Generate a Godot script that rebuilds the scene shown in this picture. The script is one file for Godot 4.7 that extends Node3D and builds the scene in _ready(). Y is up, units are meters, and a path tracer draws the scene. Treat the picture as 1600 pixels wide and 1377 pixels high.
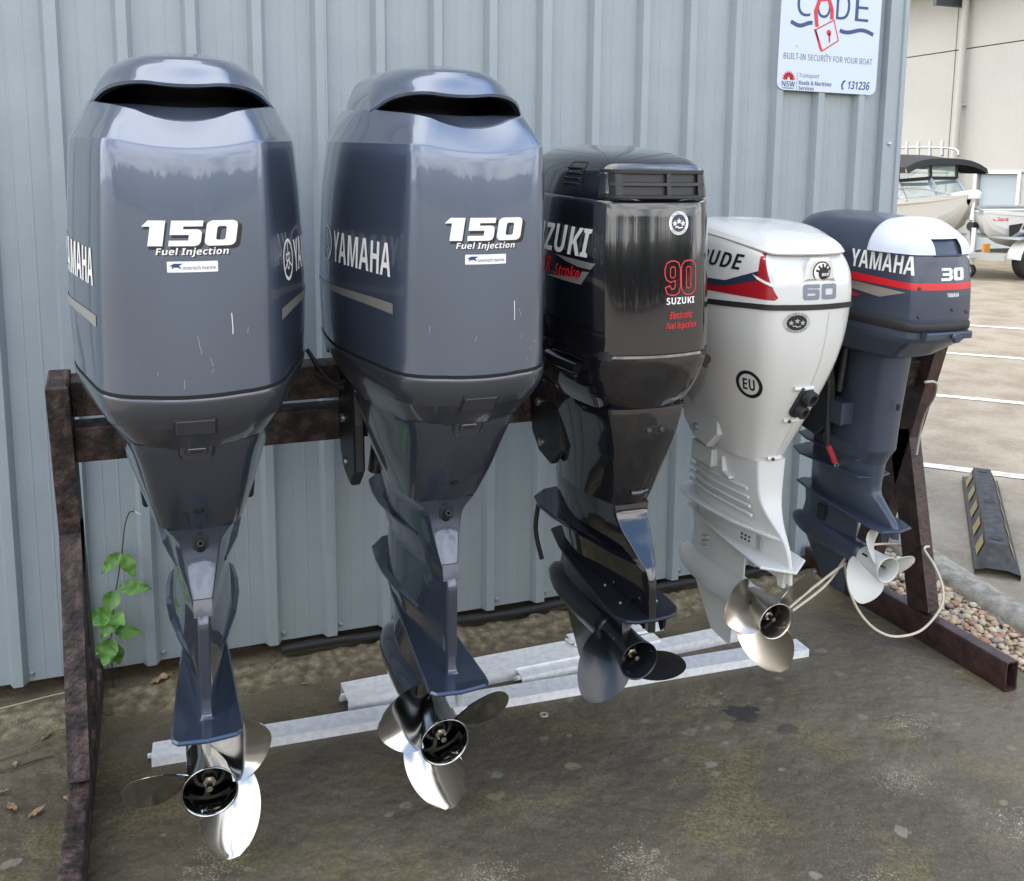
extends Node3D
# ------------------------------------------------------------------ scene set-up
const RIB := 0.1905
const RIB0 := 0.2795
var mats := {}
var taken := {}

func _ready() -> void:
	seed(7)
	_camera_and_light()
	_materials()
	_shed()
	_ground()
	_far_building()
	_rack()
	_engine_150("outboard_motor", 0.60, 2.0, 180.0, true)
	_engine_150("outboard_motor", 1.135, 0.0, 140.0, false)
	_engine_90()
	_engine_60()
	_engine_30()
	_sign()
	_far_boats()
	_small_things()

func _camera_and_light() -> void:
	var cam := Camera3D.new()
	cam.name = "camera"
	var yaw := 0.3618
	var pitch := 0.1410
	var roll := 0.0084
	var fwd := Vector3(sin(yaw) * cos(pitch), -sin(pitch), -cos(yaw) * cos(pitch))
	var right := Vector3(cos(yaw), 0, sin(yaw))
	var up := right.cross(fwd)
	var r2 := right * cos(roll) + up * sin(roll)
	var u2 := up * cos(roll) - right * sin(roll)
	cam.transform = Transform3D(Basis(r2, u2, -fwd), Vector3(0.5205, 1.6205, 3.0738))
	cam.projection = Camera3D.PROJECTION_FRUSTUM
	cam.near = 0.1
	cam.far = 400.0
	cam.size = 0.1 * 1377.0 / 1479.0
	cam.frustum_offset = Vector2(0, -0.1 * 208.5 / 1479.0)
	add_child(cam)
	cam.current = true
	var env := Environment.new()
	env.background_mode = Environment.BG_SKY
	var sky := Sky.new()
	var pano := PanoramaSkyMaterial.new()
	pano.panorama = _sky_image()
	sky.sky_material = pano
	env.sky = sky
	env.background_energy_multiplier = 1.4
	env.tonemap_mode = Environment.TONE_MAPPER_LINEAR
	env.tonemap_exposure = 1.5
	env.sdfgi_enabled = true
	env.ssao_enabled = true
	env.ssil_enabled = true
	var we := WorldEnvironment.new()
	we.name = "environment"
	we.environment = env
	add_child(we)
	var sun := DirectionalLight3D.new()
	sun.name = "sun"
	sun.light_energy = 0.5
	sun.light_color = Color(1.0, 0.95, 0.87)
	sun.light_angular_distance = 10.0
	sun.shadow_enabled = true
	add_child(sun)
	sun.look_at_from_position(Vector3.ZERO, Vector3(0.24, -0.85, 0.47), Vector3.UP)

func _sky_image() -> ImageTexture:
	var w := 1024
	var h := 512
	var n := FastNoiseLite.new()
	n.seed = 5
	n.noise_type = FastNoiseLite.TYPE_SIMPLEX_SMOOTH
	n.frequency = 1.15
	n.fractal_octaves = 6
	n.fractal_gain = 0.52
	var im := Image.create(w, h, false, Image.FORMAT_RGBF)
	for j in h:
		var lat := (0.5 - (j + 0.5) / h) * PI
		var sy := sin(lat)
		for i in w:
			if sy < -0.02:
				im.set_pixel(i, j, Color(0.30, 0.29, 0.26))
				continue
			var a := (i + 0.5) / w * TAU
			var d := Vector3(cos(a) * cos(lat), sy, sin(a) * cos(lat))
			var t := pow(1.0 - clampf(sy, 0, 1), 2.2)
			var c := Vector3(0.30, 0.50, 0.92).lerp(Vector3(0.92, 0.99, 1.08), t)
			var p := d / (0.25 + maxf(sy, 0.0)) * 0.9
			var v := n.get_noise_3d(p.x * 0.8, p.y * 0.6 + 3.0, p.z * 0.8)
			var k := smoothstep(-0.30, 0.16, v)
			var core := smoothstep(0.15, 0.5, v)
			var cl := Vector3(2.05, 2.0, 1.93).lerp(Vector3(1.30, 1.31, 1.33), core)
			c = c.lerp(cl, k * 0.92)
			im.set_pixel(i, j, Color(c.x, c.y, c.z))
	return ImageTexture.create_from_image(im)

# ------------------------------------------------------------------ naming and tagging
func num(s: String) -> String:
	if not taken.has(s):
		taken[s] = 0
		return s
	taken[s] += 1
	return "%s_%03d" % [s, taken[s]]

func thing(called: String, label: String, category: String, at := Vector3.ZERO, group := "") -> Node3D:
	var o := Node3D.new()
	o.name = num(called)
	o.position = at
	add_child(o, true)
	tag(o, label, category, group)
	return o

func tag(o: Node, label: String, category: String, group := "") -> void:
	o.set_meta("label", label)
	o.set_meta("category", category)
	if group != "":
		o.set_meta("group", group)

func put(called: String, mesh: Mesh, m: Material, parent: Node, xf := Transform3D()) -> MeshInstance3D:
	var o := MeshInstance3D.new()
	o.name = num(called) if parent == self else called
	o.mesh = mesh
	o.transform = xf
	if m:
		o.material_override = null
		for s in mesh.get_surface_count():
			mesh.surface_set_material(s, m)
	parent.add_child(o, true)
	return o

func structure(o: Node) -> void:
	o.set_meta("kind", "structure")

# ------------------------------------------------------------------ mesh helpers
func begin() -> SurfaceTool:
	var st := SurfaceTool.new()
	st.begin(Mesh.PRIMITIVE_TRIANGLES)
	return st

func done(st: SurfaceTool) -> ArrayMesh:
	st.generate_normals()
	return st.commit()

func tri(st: SurfaceTool, a: Vector3, b: Vector3, c: Vector3, g := 4294967295) -> void:
	if a.distance_squared_to(b) < 1e-13 or b.distance_squared_to(c) < 1e-13 or a.distance_squared_to(c) < 1e-13:
		return
	st.set_smooth_group(g)
	st.add_vertex(a)
	st.add_vertex(b)
	st.add_vertex(c)

func quad(st: SurfaceTool, a: Vector3, b: Vector3, c: Vector3, d: Vector3, g := 4294967295) -> void:
	tri(st, a, b, c, g)
	tri(st, a, c, d, g)

# half outline (from the aft middle round one side to the front middle), corners rounded, mirrored to a closed ring.
# each control point: [x, z, radius, optional lift in y]
func ring(y: float, ctrl: Array, k := 5, n := 2) -> PackedVector3Array:
	var half: Array[Vector3] = []
	var m := ctrl.size()
	var p: Array[Vector3] = []
	for c in ctrl:
		p.append(Vector3(c[0], y + (c[3] if c.size() > 3 else 0.0), c[1]))
	var last := p[0]
	half.append(last)
	for i in range(1, m):
		if i == m - 1:
			for s in range(1, 5):
				var t := s / 4.0
				var e := 1.0 - (1.0 - t) * (1.0 - t)
				half.append(Vector3(lerpf(last.x, p[i].x, t), lerpf(last.y, p[i].y, e), lerpf(last.z, p[i].z, e)))
			break
		var din := p[i] - p[i - 1]
		var dout := p[i + 1] - p[i]
		var r: float = minf(ctrl[i][2], minf(din.length(), dout.length()) * 0.48)
		var a := p[i] - din.normalized() * r
		var b := p[i] + dout.normalized() * r
		if i == 1:
			for s in range(1, 6):
				var t := s / 5.0
				half.append(Vector3(lerpf(last.x, a.x, t), lerpf(last.y, a.y, t * t), lerpf(last.z, a.z, t * t)))
		else:
			for s in range(1, n + 1):
				half.append(last.lerp(a, float(s) / n))
		for s in range(1, k + 1):
			var t := float(s) / k
			half.append(a.lerp(p[i], t).lerp(p[i].lerp(b, t), t))
		last = b
	var out := PackedVector3Array()
	for v in half:
		out.append(v)
	for i in range(half.size() - 2, 0, -1):
		out.append(Vector3(-half[i].x, half[i].y, half[i].z))
	return out

func cat(a: Vector3, b: Vector3, c: Vector3, d: Vector3, t: float) -> Vector3:
	return b.cubic_interpolate(c, a, d, t)

# key rings -> finer rings; breaks are key indices where the surface has an edge
func refine(keys: Array, sub: int, breaks: Array) -> Array:
	var rows: Array = []
	var seg: Array = []
	var g := 0
	for i in keys.size() - 1:
		if i in breaks:
			g += 1
		var i0: int = i if (i == 0 or i in breaks) else i - 1
		var i3: int = i + 1 if (i + 1 == keys.size() - 1 or (i + 1) in breaks) else i + 2
		for s in sub:
			var t := float(s) / sub
			var r := PackedVector3Array()
			for j in keys[i].size():
				var a: Vector3 = keys[i0][j]
				if i0 == i:
					a = keys[i][j] * 2.0 - keys[i + 1][j]
				var d: Vector3 = keys[i3][j]
				if i3 == i + 1:
					d = keys[i + 1][j] * 2.0 - keys[i][j]
				r.append(cat(a, keys[i][j], keys[i + 1][j], d, t))
			rows.append(r)
			seg.append(g)
	rows.append(keys[keys.size() - 1])
	return [rows, seg]

# rings run upwards (or along +z with the ring seen from the far side): closed skin, capped if asked
func loft(keys: Array, sub := 3, breaks: Array = [], cap0 := true, cap1 := true, st: SurfaceTool = null, flip := false) -> SurfaceTool:
	if st == null:
		st = begin()
	var f := refine(keys, sub, breaks)
	var rows: Array = f[0]
	var seg: Array = f[1]
	for i in rows.size() - 1:
		var a: PackedVector3Array = rows[i]
		var b: PackedVector3Array = rows[i + 1]
		for j in a.size():
			var k := (j + 1) % a.size()
			if flip:
				quad(st, a[j], a[k], b[k], b[j], seg[i] + 1)
			else:
				quad(st, a[j], b[j], b[k], a[k], seg[i] + 1)
	for e in 2:
		if (e == 0 and not cap0) or (e == 1 and not cap1):
			continue
		var r: PackedVector3Array = rows[0] if e == 0 else rows[rows.size() - 1]
		var n := r.size()
		# strip cap between mirrored halves
		for j in range(0, n / 2):
			var a1 := r[j]
			var b1 := r[(n - j) % n]
			var a2 := r[j + 1]
			var b2 := r[(n - j - 1) % n]
			if (e == 0) != flip:
				quad(st, a1, a2, b2, b1, 90 + e)
			else:
				quad(st, a1, b1, b2, a2, 90 + e)
	return st

func strip(st: SurfaceTool, a: PackedVector3Array, b: PackedVector3Array, closed := false, g := 1, flip := false) -> void:
	var n := a.size()
	for j in (n if closed else n - 1):
		var k := (j + 1) % n
		if flip:
			quad(st, a[j], a[k], b[k], b[j], g)
		else:
			quad(st, a[j], b[j], b[k], a[k], g)

func frame_of(d: Vector3) -> Basis:
	var z := d.normalized()
	var x := Vector3.UP.cross(z)
	if x.length() < 0.05:
		x = Vector3.RIGHT.cross(z)
	x = x.normalized()
	return Basis(x, z.cross(x), z)

func tube(st: SurfaceTool, pts: Array, rad: float, sides := 10, g := 1) -> void:
	var b := frame_of(pts[1] - pts[0])
	var prev := PackedVector3Array()
	for i in pts.size():
		var d: Vector3 = pts[mini(i + 1, pts.size() - 1)] - pts[maxi(i - 1, 0)]
		var z := d.normalized()
		var x := (b.x - z * b.x.dot(z)).normalized()
		b = Basis(x, z.cross(x), z)
		var r := PackedVector3Array()
		for s in sides:
			var t := TAU * s / sides
			r.append(pts[i] + (b.x * cos(t) + b.y * sin(t)) * rad)
		if i > 0:
			strip(st, prev, r, true, g, false)
		else:
			for s in range(1, sides - 1):
				tri(st, r[0], r[s], r[s + 1], 77)
		prev = r
	for s in range(1, sides - 1):
		tri(st, prev[0], prev[s + 1], prev[s], 78)

func spline(pts: Array, sub := 8) -> Array:
	var out: Array = []
	for i in pts.size() - 1:
		var a: Vector3 = pts[maxi(i - 1, 0)]
		var d: Vector3 = pts[mini(i + 2, pts.size() - 1)]
		for s in sub:
			out.append(cat(a, pts[i], pts[i + 1], d, float(s) / sub))
	out.append(pts[pts.size() - 1])
	return out

# profile of Vector2(radius, height along axis); ring axis is xf.basis.y
func lathe(st: SurfaceTool, prof: Array, sides: int, xf: Transform3D, edges := true) -> void:
	for i in prof.size() - 1:
		var a := PackedVector3Array()
		var b := PackedVector3Array()
		for s in sides:
			var t := TAU * s / sides
			a.append(xf * Vector3(cos(t) * prof[i].x, prof[i].y, sin(t) * prof[i].x))
			b.append(xf * Vector3(cos(t) * prof[i + 1].x, prof[i + 1].y, sin(t) * prof[i + 1].x))
		strip(st, a, b, true, i + 1 if edges else 1, true)

# polygon in the XY plane of xf, thick along its z from 0 to d, bevelled front and back
func slab(st: SurfaceTool, poly: PackedVector2Array, d: float, bev: float, xf := Transform3D()) -> void:
	var p := poly
	if Geometry2D.is_polygon_clockwise(p):
		p = p.duplicate()
		p.reverse()
	var n := p.size()
	var ins := PackedVector2Array()
	for i in n:
		var e1 := (p[i] - p[(i + n - 1) % n]).normalized()
		var e2 := (p[(i + 1) % n] - p[i]).normalized()
		var n1 := Vector2(-e1.y, e1.x)
		var n2 := Vector2(-e2.y, e2.x)
		var m := (n1 + n2)
		m = m / maxf(m.dot(n1), 0.35)
		ins.append(p[i] + m * bev)
	var lay := [[ins, 0.0], [p, bev], [p, d - bev], [ins, d]]
	var rings: Array = []
	for l in lay:
		var r := PackedVector3Array()
		for q in l[0]:
			r.append(xf * Vector3(q.x, q.y, l[1]))
		rings.append(r)
	for i in 3:
		strip(st, rings[i], rings[i + 1], true, 4294967295, false)
	var t := Geometry2D.triangulate_polygon(ins)
	for i in range(0, t.size(), 3):
		tri(st, rings[3][t[i]], rings[3][t[i + 2]], rings[3][t[i + 1]])
		tri(st, rings[0][t[i]], rings[0][t[i + 1]], rings[0][t[i + 2]])

func rect(w: float, h: float, r := 0.0, k := 4) -> PackedVector2Array:
	if r <= 0.0:
		return PackedVector2Array([Vector2(-w / 2, -h / 2), Vector2(w / 2, -h / 2), Vector2(w / 2, h / 2), Vector2(-w / 2, h / 2)])
	var o := PackedVector2Array()
	for q in 4:
		var c := Vector2((w / 2 - r) * [1, -1, -1, 1][q], (h / 2 - r) * [1, 1, -1, -1][q])
		for s in k + 1:
			var t := PI / 2 * (q + float(s) / k)
			o.append(c + Vector2(cos(t), sin(t)) * r)
	return o

func box(st: SurfaceTool, c: Vector3, s: Vector3, bev := 0.002, b := Basis()) -> void:
	slab(st, rect(s.x, s.y), s.z, bev, Transform3D(b, c) * Transform3D(Basis(), Vector3(0, 0, -s.z / 2)))

# a straight rectangular bar from a to b, w across, h in the direction up
func bar(st: SurfaceTool, a: Vector3, b: Vector3, w: float, h: float, up := Vector3.UP, bev := 0.004) -> void:
	var z := (b - a).normalized()
	var x := up.cross(z).normalized()
	slab(st, rect(w, h), a.distance_to(b), bev, Transform3D(Basis(x, z.cross(x), z), a))

# rounded bar swept along points, w across the local x, h towards up; widths may change
func sweep(st: SurfaceTool, pts: Array, ws: Array, h: float, up: Vector3) -> void:
	var prev := PackedVector3Array()
	for i in pts.size():
		var z: Vector3 = (pts[mini(i + 1, pts.size() - 1)] - pts[maxi(i - 1, 0)]).normalized()
		var x := up.cross(z).normalized()
		var y := z.cross(x)
		var r := PackedVector3Array()
		for q in rect(ws[i], h, minf(ws[i], h) * 0.28, 3):
			r.append(pts[i] + x * q.x + y * q.y)
		if i > 0:
			strip(st, prev, r, true, 1)
		else:
			for k in range(1, r.size() - 1):
				tri(st, r[0], r[k], r[k + 1], 5)
		prev = r
	for k in range(1, prev.size() - 1):
		tri(st, prev[0], prev[k + 1], prev[k], 6)

# ------------------------------------------------------------------ lettering, wrapped on surfaces
func glyphs(s: String, w: float, h: float, bold := true, shear := 0.0, face := "Droid Sans") -> PackedVector2Array:
	var f := SystemFont.new()
	f.font_names = PackedStringArray([face])
	f.font_weight = 700 if bold else 400
	var t := TextMesh.new()
	t.font = f
	t.text = s
	t.font_size = 64
	t.pixel_size = 0.01
	t.depth = 0.0
	t.curve_step = 2.0
	var arr := t.get_mesh_arrays()
	var v: PackedVector3Array = arr[Mesh.ARRAY_VERTEX]
	var ix: PackedInt32Array = arr[Mesh.ARRAY_INDEX]
	var lo := Vector2(1e9, 1e9)
	var hi := -lo
	for q in v:
		lo = lo.min(Vector2(q.x, q.y))
		hi = hi.max(Vector2(q.x, q.y))
	var o := PackedVector2Array()
	for i in ix:
		var q := (Vector2(v[i].x, v[i].y) - lo) / (hi - lo) * Vector2(w, h) - Vector2(w, h) / 2
		o.append(Vector2(q.x + q.y * shear, q.y))
	return o

func stroke(pts: Array, w: float, closed := false, shear := 0.0) -> PackedVector2Array:
	var n := pts.size()
	var l: Array[Vector2] = []
	var r: Array[Vector2] = []
	for i in n:
		var p: Vector2 = pts[i]
		var a: Vector2 = pts[(i + n - 1) % n] if (closed or i > 0) else p * 2.0 - pts[1]
		var b: Vector2 = pts[(i + 1) % n] if (closed or i < n - 1) else p * 2.0 - pts[n - 2]
		var e1 := (p - a).normalized()
		var e2 := (b - p).normalized()
		var n1 := Vector2(-e1.y, e1.x)
		var m := n1 + Vector2(-e2.y, e2.x)
		m = m / maxf(m.dot(n1), 0.5) * w / 2
		l.append(p + m)
		r.append(p - m)
	var o := PackedVector2Array()
	for i in (n if closed else n - 1):
		var k := (i + 1) % n
		for q in [l[i], r[i], r[k], l[i], r[k], l[k]]:
			o.append(Vector2(q.x + q.y * shear, q.y))
	return o

func fill(poly: PackedVector2Array) -> PackedVector2Array:
	var t := Geometry2D.triangulate_polygon(poly)
	var o := PackedVector2Array()
	for i in t:
		o.append(poly[i])
	return o

func circle2(c: Vector2, r: float, n := 28, sx := 1.0) -> PackedVector2Array:
	var o := PackedVector2Array()
	for i in n:
		o.append(c + Vector2(cos(TAU * i / n) * sx, sin(TAU * i / n)) * r)
	return o

func moved(t: PackedVector2Array, d: Vector2, rot := 0.0, sc := 1.0) -> PackedVector2Array:
	var o := PackedVector2Array()
	for q in t:
		o.append(q.rotated(rot) * sc + d)
	return o

# what the decal rays meet: triangles of meshes, seen along -N of the frame (U, V, N)
func caster(meshes: Array, o: Vector3, u: Vector3, v: Vector3, ext := 0.3) -> Dictionary:
	var nn := u.cross(v).normalized()
	var bins := {}
	var tris: Array = []
	for m in meshes:
		var f: PackedVector3Array = m.get_faces()
		for i in range(0, f.size(), 3):
			var a := Vector3((f[i] - o).dot(u), (f[i] - o).dot(v), (f[i] - o).dot(nn))
			var b := Vector3((f[i + 1] - o).dot(u), (f[i + 1] - o).dot(v), (f[i + 1] - o).dot(nn))
			var c := Vector3((f[i + 2] - o).dot(u), (f[i + 2] - o).dot(v), (f[i + 2] - o).dot(nn))
			var lo := a.min(b).min(c)
			var hi := a.max(b).max(c)
			if hi.x < -ext or lo.x > ext or hi.y < -ext or lo.y > ext or hi.z < -0.12:
				continue
			var id := tris.size()
			tris.append([a, b, c])
			for gx in range(floori(lo.x / 0.025), floori(hi.x / 0.025) + 1):
				for gy in range(floori(lo.y / 0.025), floori(hi.y / 0.025) + 1):
					var key := Vector2i(gx, gy)
					if not bins.has(key):
						bins[key] = []
					bins[key].append(id)
	return {"o": o, "u": u, "v": v, "n": nn, "bins": bins, "tris": tris}

func hit(c: Dictionary, p: Vector2) -> float:
	var best := -INF
	for id in c.bins.get(Vector2i(floori(p.x / 0.025), floori(p.y / 0.025)), []):
		var t: Array = c.tris[id]
		var a := Vector2(t[0].x, t[0].y)
		var e1 := Vector2(t[1].x, t[1].y) - a
		var e2 := Vector2(t[2].x, t[2].y) - a
		var det := e1.cross(e2)
		if absf(det) < 1e-12:
			continue
		var q := p - a
		var s := q.cross(e2) / det
		var r := e1.cross(q) / det
		if s < -1e-4 or r < -1e-4 or s + r > 1.0002:
			continue
		best = maxf(best, t[0].z + (t[1].z - t[0].z) * s + (t[2].z - t[0].z) * r)
	return best

func split(t: PackedVector2Array, size: float) -> PackedVector2Array:
	var todo: Array = []
	for i in range(0, t.size(), 3):
		todo.append([t[i], t[i + 1], t[i + 2]])
	var o := PackedVector2Array()
	while todo.size() > 0:
		var q: Array = todo.pop_back()
		var l := [q[0].distance_to(q[1]), q[1].distance_to(q[2]), q[2].distance_to(q[0])]
		var m: float = maxf(l[0], maxf(l[1], l[2]))
		if m <= size:
			o.append(q[0])
			o.append(q[1])
			o.append(q[2])
			continue
		var k := l.find(m)
		var a: Vector2 = q[k]
		var b: Vector2 = q[(k + 1) % 3]
		var c: Vector2 = q[(k + 2) % 3]
		var h := (a + b) / 2
		todo.append([a, h, c])
		todo.append([h, b, c])
	return o

func decal(called: String, t: PackedVector2Array, c: Dictionary, m: Material, parent: Node, lift := 0.0008, size := 0.012) -> MeshInstance3D:
	var st := begin()
	var f := split(t, size)
	var nn: Vector3 = c.n
	for i in range(0, f.size(), 3):
		var ok := true
		var w: Array[Vector3] = []
		for j in 3:
			var q := f[i + j]
			var d := hit(c, q)
			if d == -INF:
				ok = false
				break
			w.append(c.o + c.u * q.x + c.v * q.y + nn * (d + lift))
		if not ok:
			continue
		if (w[1] - w[0]).cross(w[2] - w[0]).dot(nn) > 0:
			tri(st, w[0], w[2], w[1], 1)
		else:
			tri(st, w[0], w[1], w[2], 1)
	return put(called, done(st), m, parent)

# ------------------------------------------------------------------ materials
func lin(r: float, g: float, b: float) -> Color:
	return Color(r, g, b).linear_to_srgb()

func mat(key: String, c: Color, rough := 0.5, metal := 0.0, coat := 0.0) -> StandardMaterial3D:
	if mats.has(key):
		return mats[key]
	var m := StandardMaterial3D.new()
	m.resource_name = key
	m.albedo_color = c
	m.roughness = rough
	m.metallic = metal
	if coat > 0.0:
		m.clearcoat_enabled = true
		m.clearcoat = coat
		m.clearcoat_roughness = 0.03
	mats[key] = m
	return m

func noise(sd: int, fr: float, oct := 4, kind := FastNoiseLite.TYPE_SIMPLEX_SMOOTH) -> FastNoiseLite:
	var n := FastNoiseLite.new()
	n.seed = sd
	n.noise_type = kind
	n.frequency = fr
	n.fractal_octaves = oct
	if oct == 1:
		n.fractal_type = FastNoiseLite.FRACTAL_NONE
	return n

# greyscale or tinted speckle texture that repeats: mixes colour stops by two noises
func patch_image(size: int, sd: int, f1: float, f2: float, stops: Array, grain := 0.1) -> ImageTexture:
	var n1 := noise(sd, f1, 5)
	var n2 := noise(sd + 1, f2, 3)
	var a := n1.get_seamless_image(size, size)
	var b := n2.get_seamless_image(size, size)
	a.convert(Image.FORMAT_L8)
	b.convert(Image.FORMAT_L8)
	var da := a.get_data()
	var db := b.get_data()
	var rng := RandomNumberGenerator.new()
	rng.seed = sd
	var o := PackedByteArray()
	o.resize(size * size * 3)
	for i in size * size:
		var t := clampf((da[i] / 255.0 - 0.5) * 1.6 + 0.5 + (db[i] / 255.0 - 0.5) * 0.7, 0.0, 0.999) * (stops.size() - 1)
		var k := int(t)
		var c: Color = stops[k].lerp(stops[k + 1], t - k)
		var g := 1.0 + (rng.randf() - 0.5) * grain
		o[i * 3] = int(clampf(c.r * g, 0, 1) * 255)
		o[i * 3 + 1] = int(clampf(c.g * g, 0, 1) * 255)
		o[i * 3 + 2] = int(clampf(c.b * g, 0, 1) * 255)
	return ImageTexture.create_from_image(Image.create_from_data(size, size, false, Image.FORMAT_RGB8, o))

func bump_tex(size: int, sd: int, fr: float, strength: float, oct := 4) -> NoiseTexture2D:
	var t := NoiseTexture2D.new()
	t.width = size
	t.height = size
	t.seamless = true
	t.as_normal_map = true
	t.bump_strength = strength
	t.noise = noise(sd, fr, oct)
	return t

func tri_mat(m: StandardMaterial3D, scale: float) -> StandardMaterial3D:
	m.uv1_triplanar = true
	m.uv1_world_triplanar = true
	m.uv1_scale = Vector3.ONE * scale
	return m

func _materials() -> void:
	# engine paints: metallic grey blue with lacquer, gloss black, pearl white, satin navy
	var blue := mat("paint_blue", lin(0.105, 0.130, 0.180), 0.30, 0.72, 1.0)
	blue.normal_enabled = true
	blue.normal_texture = bump_tex(256, 3, 0.25, 2.0, 2)
	blue.normal_scale = 0.05
	tri_mat(blue, 9.0)
	mat("paint_blue_leg", lin(0.045, 0.060, 0.092), 0.26, 0.55, 0.9)
	mat("paint_leg_rear", lin(0.050, 0.060, 0.084), 0.27, 0.55, 0.9)
	mat("paint_band", lin(0.068, 0.074, 0.090), 0.30, 0.55, 0.7)
	mat("gloss_black", lin(0.006, 0.006, 0.008), 0.10, 0.0, 1.0)
	mat("black_plastic", lin(0.012, 0.012, 0.013), 0.45)
	mat("recess_shade", lin(0.010, 0.010, 0.011), 0.6)  # near-black that paints the shade inside slots, gaps and holes
	mat("rubber", lin(0.014, 0.014, 0.015), 0.65)
	mat("pearl", lin(0.57, 0.565, 0.535), 0.22, 0.0, 0.6)
	mat("pearl_leg", lin(0.54, 0.54, 0.51), 0.38)
	mat("navy", lin(0.036, 0.047, 0.072), 0.36, 0.1, 0.25)
	mat("white_lid", lin(0.50, 0.54, 0.60), 0.3)
	mat("white_paint", lin(0.75, 0.75, 0.72), 0.45)
	mat("prop_white", lin(0.52, 0.52, 0.49), 0.42)
	mat("steel", lin(0.37, 0.365, 0.35), 0.11, 1.0)
	mat("steel_dull", lin(0.50, 0.46, 0.40), 0.26, 1.0)
	mat("steel_dark", lin(0.10, 0.095, 0.09), 0.35, 0.8)
	mat("prop_black", lin(0.012, 0.013, 0.018), 0.3, 0.2, 0.2)
	mat("bolt", lin(0.45, 0.45, 0.43), 0.35, 0.9)
	mat("decal_white", lin(0.74, 0.73, 0.69), 0.4)
	mat("decal_silver", lin(0.52, 0.50, 0.44), 0.28, 0.7)
	mat("decal_grey", lin(0.17, 0.19, 0.22), 0.35)
	mat("decal_black", lin(0.010, 0.010, 0.011), 0.4)
	mat("decal_red", lin(0.55, 0.015, 0.02), 0.35)
	mat("decal_dark_red", lin(0.30, 0.008, 0.014), 0.3)
	mat("decal_navy", lin(0.02, 0.03, 0.055), 0.35)
	mat("decal_blue", lin(0.01, 0.04, 0.16), 0.4)
	mat("decal_violet", lin(0.02, 0.02, 0.30), 0.3)
	mat("hose_red", lin(0.38, 0.03, 0.04), 0.5)
	mat("zinc", lin(0.42, 0.43, 0.42), 0.5, 0.4)
	# shed cladding
	var wall := mat("cladding", Color.WHITE, 0.42)
	wall.albedo_texture = patch_image(512, 21, 0.012, 0.2, [lin(0.254, 0.293, 0.308), lin(0.262, 0.302, 0.317), lin(0.270, 0.310, 0.325)], 0.05)
	tri_mat(wall, 0.9)
	# rust
	var rust := mat("rusty_steel", Color.WHITE, 0.62, 0.15)
	rust.albedo_texture = patch_image(512, 31, 0.014, 0.16, [lin(0.010, 0.009, 0.009), lin(0.018, 0.014, 0.013), lin(0.038, 0.025, 0.023), lin(0.062, 0.040, 0.036), lin(0.105, 0.072, 0.066)], 0.45)
	rust.normal_enabled = true
	rust.normal_texture = bump_tex(256, 33, 0.08, 4.0)
	rust.normal_scale = 0.5
	tri_mat(rust, 2.2)
	var rust2 := mat("brown_steel", Color.WHITE, 0.5, 0.1)
	rust2.albedo_texture = patch_image(512, 35, 0.012, 0.14, [lin(0.022, 0.012, 0.011), lin(0.042, 0.020, 0.017), lin(0.060, 0.030, 0.026)], 0.2)
	rust2.normal_enabled = true
	rust2.normal_texture = rust.normal_texture
	rust2.normal_scale = 0.3
	tri_mat(rust2, 2.0)
	var alu := mat("aluminium", Color.WHITE, 0.42, 0.15)
	alu.albedo_texture = patch_image(256, 41, 0.03, 0.3, [lin(0.72, 0.73, 0.74), lin(0.82, 0.825, 0.83), lin(0.87, 0.875, 0.88)], 0.10)
	tri_mat(alu, 4.0)
	var cream := mat("cream_wall", Color.WHITE, 0.8)
	cream.albedo_texture = patch_image(256, 51, 0.01, 0.1, [lin(0.415, 0.408, 0.372), lin(0.44, 0.433, 0.395)], 0.03)
	tri_mat(cream, 0.2)

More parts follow.
